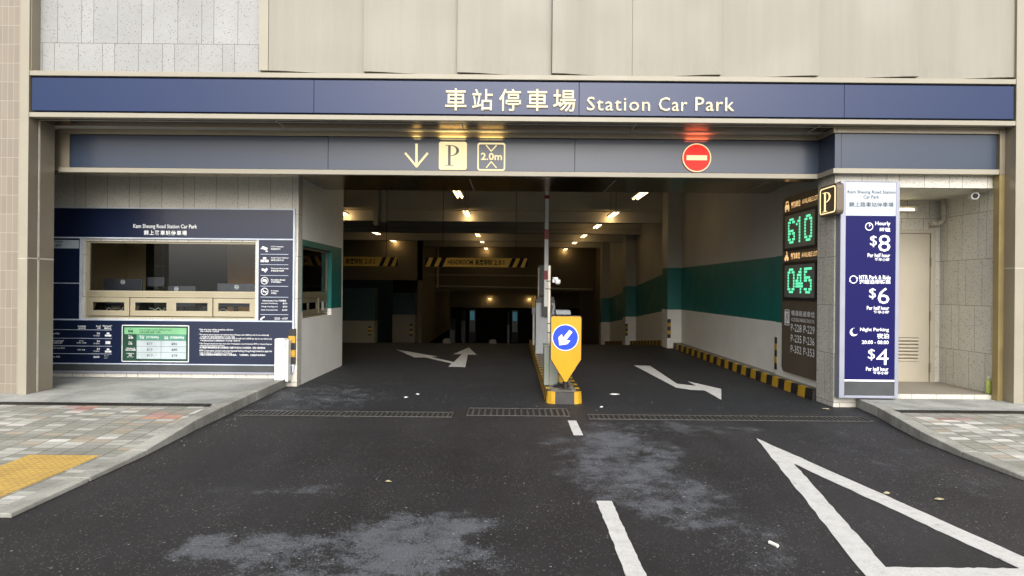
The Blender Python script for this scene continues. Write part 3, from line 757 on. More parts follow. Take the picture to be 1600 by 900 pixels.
# ------------------------------------------------------------------ lower direction sign
LS = thing('direction_sign', 'slate grey band sign above the lanes with lit arrow, P and no entry symbols', 'sign', (0, YC, 3.16))
sm_ = [-6.16, W(513, 240, YC)[0], W(898, 245, YC)[0], XR-.003]
for a, b in zip(sm_, sm_[1:]): MB().box(a+.002, YC-.012, 3.172, b-.002, YC+.02, 3.628).build('panel', 'navy_lo', LS, bevel=.003)
MB().box(XR-.012, YR+.012, 3.172, XR, YC-.014, 3.628).build('panel', 'navy_lo', LS)
MB().box(XR-.012, YR-.012, 3.172, XR+.07, YR+.012, 3.628).build('panel', 'navy_lo', LS)
MB().box(XR+.074, YR-.012, 3.172, 6.38, YR+.02, 3.628).build('panel', 'navy_lo', LS)
MB().box(-6.3, YC-.014, 3.166, -6.163, YC+.02, 3.632).build('end_trim', 'bronze', LS)
yl = YC-.012; Fm = lambda x, y: W(x, y, yl)
def stroke(mb, pts, wd, fn, a, b):
    for (x0, z0), (x1, z1) in zip(pts, pts[1:]):
        d = Vector((x1-x0, z1-z0)).normalized(); n = Vector((-d.y, d.x))*wd/2; e = d*wd*.3
        mb.prism([(x0-n.x-e.x, z0-n.y-e.y), (x1-n.x+e.x, z1-n.y+e.y), (x1+n.x+e.x, z1+n.y+e.y), (x0+n.x-e.x, z0+n.y-e.y)][::1], fn, a, b)
mb = MB(); stroke(mb, [Fm(651, 226), Fm(651, 260)], .032, FY, yl-.02, yl); stroke(mb, [Fm(634, 240), Fm(651, 260.5), Fm(668, 240)], .028, FY, yl-.021, yl)
mb.build('down_arrow', 'icon', LS)
x0, x1, z0, z1 = R4(686, 222, 729.5, 265.5, yl); zc = (z0+z1)/2
ob = MB().prism(rrect(x0, z0, x1, z1, .03), FY, yl-.02, yl).build('parking_symbol', 'icon', LS)
mb = MB(); serifP(mb, x0+.085, z0+.055, .285, FY, yl-.024, yl-.02, .66); mb.build('letter', 'dkgrey', ob)
x0, x1, z0, z1 = R4(746, 223.5, 789.5, 267, yl)
mb = MB(); ring(mb, rrect(x0, z0, x1, z1, .035), rrect(x0+.02, z0+.02, x1-.02, z1-.02, .022), FY, yl-.02, yl)
stroke(mb, [Fm(760, 227.5), Fm(767.5, 236.5), Fm(775.5, 227.8)], .014, FY, yl-.02, yl); stroke(mb, [Fm(760, 262.3), Fm(767.5, 253), Fm(775.5, 262.3)], .014, FY, yl-.02, yl)
tf(mb, '2.0m', (751.5, 239, 784.5, 250.5), yl, .018, .02, .01); mb.build('height_symbol', 'icon', LS)
cx, cz = Fm(1088, 247)
ob = MB().prism(disc(cx, cz, .198), FY, yl-.024, yl-.004).build('no_entry_symbol', 'icon_red', LS)
mb = MB(); ring(mb, disc(cx, cz, .199), disc(cx, cz, .185), FY, yl-.028, yl-.0241); mb.box(cx-.142, yl-.028, cz-.034, cx+.142, yl-.0241, cz+.034); mb.build('white_bar', 'icon', ob)

def added_uplight(px, wd, col, e):  # unseen area light added above a symbol to spread its glow on the soffit
    a_ = bpy.data.lights.new('added_symbol_glow', 'AREA'); a_.shape = 'RECTANGLE'; a_.size = wd; a_.size_y = .03; a_.energy = e; a_.color = col
    o_ = bpy.data.objects.new('added_symbol_glow', a_); C.objects.link(o_); o_.parent = LS
    x_, _z = Fm(px, 230); o_.location = Vector((x_, YC-.06, 3.615))-ORG[LS]; o_.rotation_euler = (math.radians(180-25), 0, 0)
added_uplight(707.5, .36, (1, .66, .22), .8); added_uplight(767.5, .32, (1, .66, .22), .5); added_uplight(651, .10, (1, .66, .22), .15); added_uplight(1088, .30, (1, .14, .06), .6)

# ------------------------------------------------------------------ booth information board
IB = thing('information_board', 'dark blue information board wall with tariffs and notices around the booth window', 'notice board', (-5.2, 10.5, .5))
yb = YB-.035
def bp(px, mat, name, t=.03, y=YB-.001): return fpanel(MB(), px, y, t).build(name, mat, IB)
X0b, X1b = -7.3, W(457.5, 440, yb)[0]
zl = lambda x, y: W(x, y, yb)[1]
ztop, zhd, zmid, zlow, zbot = zl(260, 326.5), zl(260, 373.5), zl(260, 499.5), zl(260, 569.5), zl(260, 580.5)
xa, xb = W(127, 440, yb)[0], W(402, 440, yb)[0]
MB().box(X0b, yb, zhd+.02, X1b, YB, ztop).build('header_panel', 'navy_brd', IB)
MB().box(X0b, yb, zlow+.012, X1b, YB, zmid-.02).build('tariff_panel', 'navy_brd', IB)
MB().box(xb+.02, yb, zmid, X1b, YB, zhd).build('rules_panel', 'navy_brd', IB)
MB().box(X0b, yb, zmid, W(124, 440, yb)[0], YB, zhd).build('notice_panel', 'navy_brd', IB)
MB().box(X0b, yb, zbot, X1b, YB, zlow-.004).build('plinth_panel', 'dkgrey', IB)
mb = MB(); t_ = yb-.004
mb.box(X0b, t_, zhd, X1b, YB-.002, zhd+.02); mb.box(X0b, t_, zmid-.02, X1b, YB-.002, zmid); mb.box(xb, t_, zmid, xb+.02, YB-.002, zhd); mb.box(X1b, t_, zbot, X1b+.025, YB-.002, ztop+.015)
mb.box(X0b, t_, ztop, X1b, YB-.002, ztop+.015); mb.box(X0b, t_, zlow-.004, X1b, YB-.002, zlow+.012)
mb.box(W(124.3, 440, yb)[0], t_, zmid, W(126.5, 440, yb)[0], YB-.002, zhd); mb.build('frame', 'lineL', IB)
MB().box(X0b, yb, zbot-.03, X1b, YB, zbot).build('skirt', 'alu', IB)
x0, x1, z0, z1 = R4(76, 375, 123.5, 388, yb); MB().box(x0-.3, t_, z0, x1, yb, z1).build('notice_header', 'cell', IB)
mb = MB(); tf(mb, 'Notice', (85, 375.2, 98, 379.2), t_, .002, .01); tf(mb, '通告', (86, 380.8, 96.5, 385.8), t_, .002, .01); mb.build('notice_text', 'ink_dk', IB)
mb = MB(); x0, x1, z0, z1 = R4(76, 441.7, 124, 443, yb); mb.box(x0-.3, t_, z0, x1, yb, z1); mb.build('divider', 'lineL', IB)
mb = MB(); tf(mb, 'Kam Sheung Road Station Car Park', (208.5, 350.5, 308, 358.5), yb, .003, .014); tf(mb, '錦上路車站停車場', (225, 360, 292, 367.5), yb, .003, .02, 0, 1.25); mb.build('station_name', 'ink_white', IB)
# rules strip
mb = MB(); Y_ = yb
lines = MB()
for y in (397.3, 413.5, 430.5, 447.2, 464.3, 491.5):
    x0, x1, z0, z1 = R4(407, y-.35, 450.5, y+.35, yb); MB().box(x0, t_, z0, x1, yb, z1).build('divider', 'lineL', IB)
rows = [('CCTV in Operation', '閉路電視操作中', 386), ('Autotoll / Octopus / Credit card', '接受付款方式', 403.5), ('Please pay before leaving', '離開前請先繳費', 420), ('No trailers allowed', '不准拖車進入', 437.5), ('No Smoking', '不准吸煙', 455)]
for a, b, y in rows:
    wd = min(27, 1.0*len(a)*1.15); tf(mb, a, (423.5, y-1.7, 423.5+wd, y+1.0), yb, .003, .015); tf(mb, b, (423.5, y+1.8, 423.5+wd*.75, y+4.4), yb, .003, .01)
tf(mb, 'Administration Fees 行政費用', (410, 468.3, 447, 471.2), yb, .003, .015)
for a, b, y in (('Lost ticket / Proof of entry', '$50', 474.2), ('Change of parking card', '$50', 479.3), ('Release of impounded vehicle', '$320', 484.5)):
    tf(mb, a, (408.3, y-1.3, 434, y+1.2), yb, .003, .01); tf(mb, b, (445-len(b), y-1.3, 449, y+1.3), yb, .003, .01)
tf(mb, '2222 - 6107', (429, 496, 450, 499.2), yb, .003, .015)
# pictograms
def pic(kind, px, py, s=1.0):
    x, z = W(px, py, yb); u = .01*s*1.0
    q = lambda pts: mb.prism([(x+a*u, z+b*u) for a, b in pts], FY, yb-.003, yb)
    if kind == 'cam': q([(-5, 0), (3, -3), (5, 1), (-3, 4)]); q([(1, -5), (5, -5), (5, -3.4), (2.5, -3.2)]); q([(-5.5, 1.5), (-4, 1), (-4.8, -1), (-6, -.5)])
    if kind == 'cards': q([(-2.5, .3), (2.5, .3), (2.5, 3.5), (-2.5, 3.5)]); q([(-6, -4), (-.4, -4), (-.4, -.4), (-6, -.4)]); q([(.4, -4), (6, -4), (6, -.4), (.4, -.4)])
    if kind == 'hand': q([(-5, 2), (-2, 3), (-1, -1.5), (-4, -1)]); q([(-1.5, 0), (1, -4), (5, 1), (3, 3.6), (1, 1.2), (-.4, 2)])
    if kind in ('noveh', 'nosmoke'):
        ring(mb, [(x+a, z+b) for a, b in disc(0, 0, .057)], [(x+a, z+b) for a, b in disc(0, 0, .048)], FY, yb-.003, yb)
        if kind == 'noveh': q([(-3.4, -1.6), (3.4, -1.6), (3.4, .8), (1.6, 2.4), (-1.8, 2.4), (-3.4, .8)])
        else: q([(-3.2, -1), (2, -1), (2, .3), (-3.2, .3)]); q([(2.6, -1), (3.3, -1), (3.3, .8), (2.6, .8)])
        q([(-3.7, 3.1), (3.1, -3.7), (3.7, -3.1), (-3.1, 3.7)])
    if kind == 'phone': q([(-4, -2.5), (-1, -2.5), (-1.2, -.6), (2.8, 1.6), (3.4, 3.2), (.8, 3), (-3, .6)])
for kd, y in (('cam', 388.5), ('cards', 405.5), ('hand', 422), ('noveh', 438.5), ('nosmoke', 455.5)): pic(kd, 413.5, y)
pic('phone', 410.5, 497.7)
# tariff list at the left
for y in (515.2, 528.6, 540.6, 552.6):
    x0, x1, z0, z1 = R4(76, y-.35, 175, y+.35, yb); MB().box(x0-.3, t_, z0, x1, yb, z1).build('divider', 'lineL', IB)
for a, px in (('Available', (121.5, 508, 135, 511)), ('適用時間', (122.5, 511.6, 134, 514.2)), ('Rate*', (150.5, 508, 158, 511)), ('收費', (152, 511.6, 157.5, 514.2)), ('Payment*', (161, 508, 175.5, 511)), ('繳費方式', (163, 511.6, 174, 514.2)),
              ('Hourly 時租', (76, 519.8, 93, 523)), ('MTR Park & Ride*', (76, 531, 100, 533.8)), ('港鐵泊車轉乘*', (76, 534.6, 98, 537)), ('Night Parking 夜泊', (76, 542.5, 101.5, 545)), ('Monthly 月租', (76, 556, 94, 559)),
              ('$8', (151.5, 519.5, 156.3, 522.7)), ('$6', (151.5, 531.6, 156.3, 534.8)), ('$4', (151.5, 543.6, 156.3, 546.8)), ('$600', (146.3, 556, 155.5, 559.6)), ('Per half hour', (146.5, 523.4, 156, 525.5)), ('Per half hour', (146.5, 535.4, 156, 537.5)), ('Per half hour', (146.5, 547.4, 156, 549.5)),
              ('Daily', (124, 531.8, 131, 533.8)), ('06:00 - 23:00', (120, 534.4, 135, 536.6)), ('20:00 - 08:00', (121.5, 545.4, 133, 547.6))):
    tf(mb, a, px, yb, .003, .014)
for y in (521.5, 546.5): pic('cards', 169, y+1, .8)
x0, x1, z0, z1 = R4(165, 533, 172.5, 537.5, yb); mb.box(x0, yb-.003, z0, x1, yb, z1)
for k in range(3): tf(mb, 'Octopus card', (163+.2*k, 554.6+k*2.3, 170-1.2*k, 556.2+k*2.3), yb, .003)
# notes at the right
N = ['* Part of an hour will be counted as a full hour', '不足一小時亦作一小時計算', '* For each car park transaction, the maximum limit of Octopus card is $3000 per day for one vehicle only', '每次泊車交易八達通之最高限額為三千元只限一輛車', 'For each car park transaction, the maximum limit of credit card is $3000 per day for one vehicle only', '每次泊車交易信用卡之最高限額為三千元只限一輛車使用',
     '* The Octopus should not have more than 3 transaction records between MTR or Airport Express', 'ride and the parking for payment', '由港鐵或機場快綫車程至繳付泊車費期間八達通不可有多於三次交易紀錄，否則優惠將會取消',
     'MTR Corporation Limited authorises Imperial Parking (Hong Kong) Limited to apply the', 'rules as stated in "Conditions of Parking"', '港鐵公司授權停車場管理公司執行泊車條款，「泊車條款」已張貼於停車場內']
NP = [(311, 513.6, 365, 516.2), (313, 516.8, 342, 519), (311, 521.8, 420.5, 524.9), (313, 525.2, 366.8, 527.6), (312.5, 527.6, 425, 530.9), (313, 531.1, 375, 533.6), (311, 535.8, 425, 539), (312.5, 538.8, 351, 541.3), (312.5, 541.6, 414.5, 545), (311.8, 546.8, 425, 550.4), (312, 550.2, 362.8, 553), (312, 553, 414.5, 556)]
for s_, px in zip(N, NP): tf(mb, s_, px, yb, .003, .012)
mb.build('board_print', 'ink_white', IB)
# green tariff poster on the board
GP = MB().prism(rrect(*[R4(190.5, 508, 295.5, 565.5, yb)[i] for i in (0, 2, 1, 3)], .015), FY, t_-.002, yb).build('poster_border', 'ink_white', IB)
def gp(px, mat, name, d): 
    x0, x1, z0, z1 = R4(*px, yb); MB().box(x0, t_-d, z0, x1, yb, z1).build(name, mat, GP)
gp((191.8, 509.3, 294.2, 564.2), 'green_d', 'poster_ground', .004)
gp((195, 512, 291.8, 522.3), 'green_l', 'poster_header', .006); gp((214, 522.8, 291, 531.8), 'green_m', 'poster_heading_row', .006)
gp((214, 532.2, 291, 560.7), 'cell', 'price_cells', .006)
g = MB(); q = t_-.006
for s_, px in (('Park & Charge Combo (HK$ per hour)', (218, 514, 268, 517.2)), ('泊車及充電 (收費／小時)', (218, 517.6, 251, 521.2)), ('$17', (229.5, 535, 238.5, 539.2)), ('$15', (229.5, 544.2, 238.5, 548.4)), ('$13', (229.5, 553.3, 238.5, 557.4)),
               ('$82', (268, 535.4, 277, 539.6)), ('$80', (268, 544.6, 277, 548.8)), ('$78', (268, 553.7, 277, 557.8))): tf(g, s_, px, q, .002, .01)
x, z = W(204.7, 517.3, yb); ring(g, [(x+a, z+b) for a, b in disc(0, 0, .038)], [(x+a, z+b) for a, b in disc(0, 0, .033)], FY, q-.002, q); g.box(x-.033, q-.002, z-.012, x+.033, q, z+.010)
for yy_ in (541.3, 550.6):
    x0, x1, z0, z1 = R4(214, yy_-.2, 291, yy_+.2, yb); g.box(x0, q-.001, z0, x1, q, z1)
x0, x1, z0, z1 = R4(252, 532, 252.4, 560.7, yb); g.box(x0, q-.001, z0, x1, q, z1)
g.build('poster_print', 'green_d', GP)
g = MB(); q = t_-.006
for s_, px in (('Medium', (218, 524.2, 226, 526)), ('中速', (219, 526.4, 225, 529.5)), ('(7/17kWh)', (228.7, 525.2, 248, 529.6)), ('Quick', (257, 525, 263, 526.8)), ('快速', (257, 527, 263, 530)), ('(7/50kWh)', (265.5, 525.6, 287.5, 530.2))): tf(g, s_, px, q, .002, .015)
q = t_-.004
for s_, px in (('Time', (200.5, 524, 206.8, 526)), ('收費', (200.5, 526.6, 208.5, 529.4)), ('Day', (201.2, 533.5, 206.5, 535.4)), ('日間', (201, 536, 206.5, 538.6)), ('Weekend', (197.2, 543, 211, 545)), ('週末及公眾假期', (196.3, 545.6, 212, 548)), ('Night', (198, 551.5, 210, 553.4)), ('夜間', (201, 554, 206, 556.2)), ('per hour', (199, 556.8, 209, 558.4))): tf(g, s_, px, q, .002, .015)
g.build('poster_white_print', 'ink_white', GP)

# ------------------------------------------------------------------ price light box on the right pier
YP = 8.97
PB = thing('price_sign', 'tall navy and white light box listing hourly parking prices on the right stone pillar', 'sign', (W(1359, 620, YP)[0], YP, .1))
ox0, ox1, oz0, oz1 = R4(1312.5, 283, 1405, 622.5, YP)
mb = MB(); fw = .07
mb.box(ox0, YP, oz0, ox0+fw, YS-.02, oz1); mb.box(ox1-.05, YP, oz0, ox1, YS-.02, oz1); mb.box(ox0+fw, YP, oz1-.012, ox1-.05, YS-.02, oz1); mb.box(ox0+fw, YP, oz0, ox1-.05, YS-.02, oz0+.035)
mb.build('case', 'alu', PB, bevel=.006)
MB().box(ox0+.02, YP+.05, oz0+.02, ox1-.02, YS-.008, oz1-.02).build('back_box', 'alu', PB)
zz = lambda y: W(1360, y, YP)[1]; ix0, ix1 = ox0+fw, ox1-.05; yp = YP+.008
MB().box(ix0, yp, zz(337), ix1, YP+.05, oz1-.012).build('white_panel', 'white_lit', PB)
MB().box(ix0, yp, zz(593.5), ix1, YP+.05, zz(337)-.001).build('navy_panel', 'navy_lit', PB)
MB().box(ix0, yp, zz(596), ix1, YP+.05, zz(593.5)-.0005).build('white_line', 'ink_lit', PB)
MB().box(ix0, yp, oz0+.035, ix1, YP+.05, zz(596)-.0005).build('grey_panel', 'dkgrey', PB)
g = MB()
for s_, px, b in (('Kam Sheung Road Station', (1324.3, 297.5, 1399, 304), .012), ('Car Park', (1349, 305, 1373.5, 310.5), .012), ('錦上路車站停車場', (1326.5, 315.8, 1396, 323.5), .012)): tf(g, s_, px, yp, .002, b)
g.build('name_print', 'ink_dk', PB)
g = MB()
for s_, px, b in (('Hourly', (1367.5, 346, 1391, 354), .008), ('時租', (1374.5, 355.8, 1391, 362), .01), ('8', (1372.3, 367, 1391, 393), -.004), ('$', (1359.3, 368, 1370, 386), -.004), ('Per half hour', (1355.6, 395.8, 1390.5, 402), .008), ('每半小時', (1366.5, 403.3, 1390, 408), .012),
                  ('MTR Park & Ride', (1342.2, 430.2, 1391.5, 436.6), .008), ('港鐵泊車轉乘', (1342, 437, 1391.5, 443.6), .012), ('6', (1371.3, 449.5, 1389.5, 474.8), -.004), ('$', (1357.8, 450.3, 1368.5, 467.6), -.004), ('Per half hour', (1354.3, 478.2, 1389, 484.2), .008), ('每半小時', (1365, 485.3, 1389, 490.2), .012),
                  ('Night Parking', (1343.8, 512.2, 1388.7, 519), .008), ('夜泊', (1370.2, 521, 1388.8, 529), .012), ('20:00 - 08:00', (1346.5, 531.8, 1388.3, 537.6), .008), ('4', (1369, 545, 1388, 570), -.004), ('$', (1356, 545.3, 1367, 563), -.004), ('Per half hour', (1353, 573.4, 1388, 579.5), .008), ('每半小時', (1364, 580.3, 1388, 585.3), .012)):
    mb = MB(); tf(mb, s_, px, yp, .002, b); mb.build('price_line', 'ink_lit', PB)
g = MB(); x, z = W(1358, 354, yp); ring(g, disc(x, z, .052), disc(x, z, .043), FY, yp-.002, yp); g.prism([(x, z), (x+.006, z), (x+.006, z+.032), (x, z+.032)], FY, yp-.002, yp); g.prism([(x, z), (x+.024, z+.018), (x+.02, z+.023), (x, z+.008)], FY, yp-.002, yp)
g.build('clock_symbol', 'ink_lit', PB); g = MB(); x, z = W(1333.5, 436.7, yp); ring(g, disc(x, z, .052), disc(x, z, .043), FY, yp-.002, yp)
for a in (20, 200): g.prism([(x+.062*math.cos(math.radians(a)), z+.062*math.sin(math.radians(a))), (x+.034*math.cos(math.radians(a)), z+.034*math.sin(math.radians(a))), (x+.05*math.cos(math.radians(a+28)), z+.05*math.sin(math.radians(a+28)))], FY, yp-.0025, yp)
g.build('cycle_symbol', 'ink_lit', PB); g = MB(); x, z = W(1334, 519, yp)
oc = [(x+.052*math.cos(math.radians(t)), z+.052*math.sin(math.radians(t))) for t in range(80, 341, 10)]
ic = [(x+.022+.046*math.cos(math.radians(t)), z+.014+.046*math.sin(math.radians(t))) for t in range(108, 305, 7)][:len(oc)]
for i in range(len(oc)-1): g.prism([oc[i], oc[i+1], ic[i+1], ic[i]], FY, yp-.002, yp)
g.build('moon_symbol', 'ink_lit', PB)

# ------------------------------------------------------------------ LED vacancy sign on the lane wall
XP = 4.35
LP = thing('vacancy_sign', 'tall brown vacancy sign with green numbers 610 and 045 on the exit lane wall', 'sign', (XP, 10.3, .26))
pts = rrect(9.68, .26, 11.0, 3.02, .09)
MB().prism(pts, FX, XP, 4.418).build('panel', 'brown', LP, bevel=.004)
def display(z0, z1, txt):
    o = MB().box(XP-.012, 9.74, z0, XP, 10.93, z1).build('display', 'black', LP)
    MB().box(XP-.014, 9.80, z0+.045, XP-.012, 10.87, z1-.045).build('screen', 'screen', o)
    h = z1-z0; a, b = z0+h*.17, z1-h*.17
    for k, ch in enumerate(txt):   # dot-matrix digits
        yf = 10.74-k*.30; g = MB()
        dots = {'0': '01110 11011 10001 10001 10001 10001 10001 11011 01110', '1': '00100 01100 10100 00100 00100 00100 00100 00100 00100', '4': '00010 00110 01110 01010 11010 11111 11111 00010 00010',
                '5': '11111 11000 10000 11110 11011 00001 00001 11011 01110', '6': '01110 11011 10000 10000 11110 11011 10001 11011 01110'}[ch].split()
        for r, line in enumerate(dots):
            for cc_, d in enumerate(line):
                if d == '1':
                    y1_ = yf-cc_*.052; zt = b-(b-a)*r/9
                    g.box(XP-.017, y1_-.043, zt-(b-a)/9*.76, XP-.014, y1_, zt)
        g.build('digit', 'led', o)
display(2.17, 2.77, '610'); display(1.40, 1.99, '045')
FXR = lambda u, v, t: (t, -u, v)
def car(mb, y, z, s):   # front view of a car
    q = lambda pts: mb.prism([(-(y)+a*s, z+b*s) for a, b in pts], FXR, XP-.004, XP)
    ring(mb, [(-y+a*s, z+b*s) for a, b in ((.15, .55), (.85, .55), (.75, 1), (.25, 1))], [(-y+a*s, z+b*s) for a, b in ((.27, .6), (.73, .6), (.67, .9), (.33, .9))], FXR, XP-.004, XP)
    q([(0, .2), (1, .2), (1, .5), (.88, .6), (.12, .6), (0, .5)]); q([(.05, 0), (.22, 0), (.22, .2), (.05, .2)]); q([(.78, 0), (.95, 0), (.95, .2), (.78, .2)])
g = MB(); car(g, 10.9, 2.80, .16)
ts(g, '剩餘車位', XP, 10.66, 10.32, 2.83, 2.93, .003, .02); ts(g, 'AVAILABLE LOTS', XP, 10.26, 9.70, 2.85, 2.92, .003, .005)
y, z, s = 10.9, 2.02, .15      # motorcycle
for a in (.2, .8): ring(g, [(-y+(a)*s+p, z+.2*s+q) for p, q in disc(0, 0, .032)], [(-y+a*s+p, z+.2*s+q) for p, q in disc(0, 0, .008)], FXR, XP-.004, XP)
g.prism([(-y+a*s, z+b*s) for a, b in ((.2, .3), (.75, .25), (.7, .6), (.45, .55), (.3, .62))], FXR, XP-.004, XP); g.prism([(-y+a*s, z+b*s) for a, b in ((.6, .55), (.7, .55), (.55, 1), (.42, .92))], FXR, XP-.004, XP)
ts(g, '剩餘車位', XP, 10.66, 10.32, 2.035, 2.135, .003, .02); ts(g, 'AVAILABLE LOTS', XP, 10.26, 9.70, 2.05, 2.12, .003, .005)
g.build('heading', 'amber', LP)
g = MB(); ts(g, '暢通易達車位', XP, 10.62, 9.80, 1.16, 1.245, .003, .01); ts(g, 'ACCESSIBLE PARKING SPACE NO.', XP, 10.62, 9.80, 1.075, 1.13, .003, .005)
for k, (a, b) in enumerate((('P-228', 'P-229'), ('P-235', 'P-236'), ('P-352', 'P-353'))):
    z = .92-k*.165; ts(g, a, XP, 10.63, 10.24, z, z+.115, .003, .004); ts(g, b, XP, 10.17, 9.80, z, z+.115, .003, .004)
ring(g, [(-u, v) for u, v in rrect(10.70, 1.0, 10.88, 1.25, .015)], [(-u, v) for u, v in rrect(10.71, 1.012, 10.87, 1.238, .01)], FXR, XP-.003, XP)
ts(g, '♿', XP, 10.86, 10.72, 1.03, 1.22, .003, .01)
g.build('space_numbers', 'ink_white', LP)
# projecting P sign
PSg = thing('parking_sign', 'small square brown sign with glowing outline and letter P on the pillar corner', 'sign', (4.24, 9.15, 2.6))
z0, z1, ya, yb2 = 2.55, 2.96, 8.86, 9.36
MB().prism(rrect(ya, z0, yb2, z1, .06), FX, 4.20, PXs).build('box', 'brown', PSg, bevel=.01)
g = MB(); ring(g, [(-u, v) for u, v in rrect(ya+.03, z0+.03, yb2-.03, z1-.03, .045)], [(-u, v) for u, v in rrect(ya+.044, z0+.044, yb2-.044, z1-.044, .033)], FXR, 4.194, 4.2)
serifP(g, -9.25, z0+.06, .26, FXR, 4.194, 4.2, .85)
g.build('glowing_letter', 'gold', PSg)

# ------------------------------------------------------------------ corner guards (black / yellow)
def guard(x0, y0, x1, y1, z0, z1, label, cat='corner guard', first=0):
    mb = MB(); n = 5
    for k in range(n):
        mb.cur = k % 2; mb.box(x0, y0, z1-(k+1)*(z1-z0)/n, x1, y1, z1-k*(z1-z0)/n)
    return tag(mb.build('corner_guard', ['hz_k', 'hz_y'], bevel=.003), label, cat, 'black and yellow corner guards')
gx0, gx1 = W(450.5, 540, 10.5)[0], W(461, 540, 10.5)[0]
guard(gx0, 10.50, gx1, YB-.002, .35, .89, 'black and yellow guard on the booth pillar beside the white bollard box')
guard(4.405, 11.36, 4.42, 11.44, .23, .77, 'thin striped guard on the wall edge just past the vacancy sign')
guard(4.10, 17.975, 4.19, 18.0, .27, .77, 'striped guard on the white pillar at the end of the striped kerb')
guard(4.09, 24.575, 4.18, 24.6, -.13, .30, 'dim striped guard on the second white pillar down the exit ramp')
guard(-4.62, 21.97, -4.52, 22.0, -.02, .28, 'dim striped guard on the low white wall left of the entry lane')
guard(-4.05, 27.17, -3.95, 27.2, -.4, .1, 'farthest striped guard, on the narrow wall past the entry lane')
# white block beside the booth pillar
wb = thing('bollard_box', 'white painted block standing against the booth pillar', 'bollard', (-3.6, 10.4, .12))
x0, x1 = W(428.5, 570, 10.33)[0], W(444.5, 570, 10.33)[0]
MB().box(x0, 10.33, .12, x1, 10.49, .75).build('block', 'white_p', wb, bevel=.012)
MB().box(x1+.003, 10.36, .1, x1+.045, 10.49, .73).build('side_plate', 'white_p', wb, bevel=.004)

# ------------------------------------------------------------------ traffic island
IX0, IX1, IY0, IY1 = .47, .97, 9.14, 18.4
TI = thing('traffic_island', 'narrow concrete island with black and yellow striped edge between the two lanes', 'traffic island', ((IX0+IX1)/2, 9.6, 0))
def island():
    core = rrect(IX0+.05, IY0+.05, IX1-.05, IY1-.05, .10)
    MB().prism(core, FZ, 0.002, .15).build('concrete_top', 'conc_in', TI)
    # striped edging built as blocks following the outline
    mb = MB(); r = .16
    path = [(IX0, IY1), (IX0, IY0+r)]+[(IX0+r-r*math.cos(math.radians(a)), IY0+r-r*math.sin(math.radians(a))) for a in (15, 30, 45, 60, 75, 90)]
    path += [(IX1-r+r*math.sin(math.radians(a)), IY0+r-r*math.cos(math.radians(a))) for a in (0, 15, 30, 45, 60, 75, 90)]+[(IX1, IY1)]
    pl = [Vector(p) for p in path]; L = [0]
    for a, b in zip(pl, pl[1:]): L.append(L[-1]+(b-a).length)
    def at(s):
        for i in range(len(pl)-1):
            if s <= L[i+1] or i == len(pl)-2:
                t = (s-L[i])/max(L[i+1]-L[i], 1e-6); d = (pl[i+1]-pl[i]).normalized(); return pl[i].lerp(pl[i+1], t), Vector((-d.y, d.x))
    nose = L[2]; half = (L[-1])/2; b0 = half-.13
    bounds = [b0, half+.13]; s = half+.13
    while s < L[-1]: s += .19; bounds.append(min(s, L[-1]))
    s = b0
    while s > 0: s -= .19; bounds.insert(0, max(s, 0))
    c0 = bounds.index(b0)
    for i in range(len(bounds)-1):
        mb.cur = 0 if (i-c0) % 2 == 0 else 1
        a, b = bounds[i], bounds[i+1]; m_ = max(1, int((b-a)/.06)); m_ = m_ if abs((a+b)/2-half) < .7 else 1
        for k in range(m_):
            (p, n0), (q, n1) = at(a+(b-a)*k/m_), at(a+(b-a)*(k+1)/m_)
            p2, q2 = p+n0*.075, q+n1*.075; pt, qt = p+n0*.014, q+n1*.014
            mb.hexa([(p.x, p.y, 0), (q.x, q.y, 0), (q2.x, q2.y, 0), (p2.x, p2.y, 0), (pt.x, pt.y, .156), (qt.x, qt.y, .156), (q2.x, q2.y, .156), (p2.x, p2.y, .156)])
    mb.build('striped_edge', ['hz_k', 'hz_y'], TI)
island()
# keep left sign
KS = thing('keep_left_sign', 'amber pointed traffic sign with blue disc and white arrow on the island nose', 'traffic sign', (.79, 9.36, .155))
kx = W(884, 600, 9.36)[0]
MB().cyl((kx, 9.40, .156), (kx, 9.40, 1.1), .036, n=18).build('post', 'iron', KS, smooth=False)
MB().box(kx-.08, 9.33, .154, kx+.08, 9.47, .166).build('base_plate', 'steel', KS)
x0, x1, z0, z1 = R4(860.5, 494, 907.5, 596, 9.36); zm = W(884, 561, 9.36)[1]; xm = (x0+x1)/2
def shield(g): 
    p = [(x1-g, z1-g-.02), (x1-g-.02, z1-g), (x0+g+.02, z1-g), (x0+g, z1-g-.02), (x0+g, zm+g*.5)]
    cz_ = z0+.045+g
    p += [(xm-.035+g*.3, cz_-.012), (xm-.018, z0+g), (xm+.018, z0+g), (xm+.035-g*.3, cz_-.012), (x1-g, zm+g*.5)]
    return p
MB().prism(shield(-.008), FY, 9.33, 9.37).build('backing', 'plastic_k', KS)
MB().prism(shield(.002), FY, 9.322, 9.33).build('amber_face', 'yel_sign', KS)
o = MB(); ring(o, shield(.004), shield(.009), FY, 9.3195, 9.322); o.build('border_line', 'gold_line' if 'gold_line' in M else 'hz_y', KS)
dx_, dz_ = W(883.3, 527.5, 9.32)
dd = MB().prism(disc(dx_, dz_, .176, 48), FY, 9.314, 9.322).build('blue_disc', 'blue_sign', KS)
g = MB(); ring(g, disc(dx_, dz_, .181, 48), disc(dx_, dz_, .171, 48), FY, 9.311, 9.322)
ar = [(895, 520), (889.5, 516), (880, 529), (874.5, 521.5), (873.5, 539.5), (887.5, 537), (893.5, 533), (884, 532.8)]
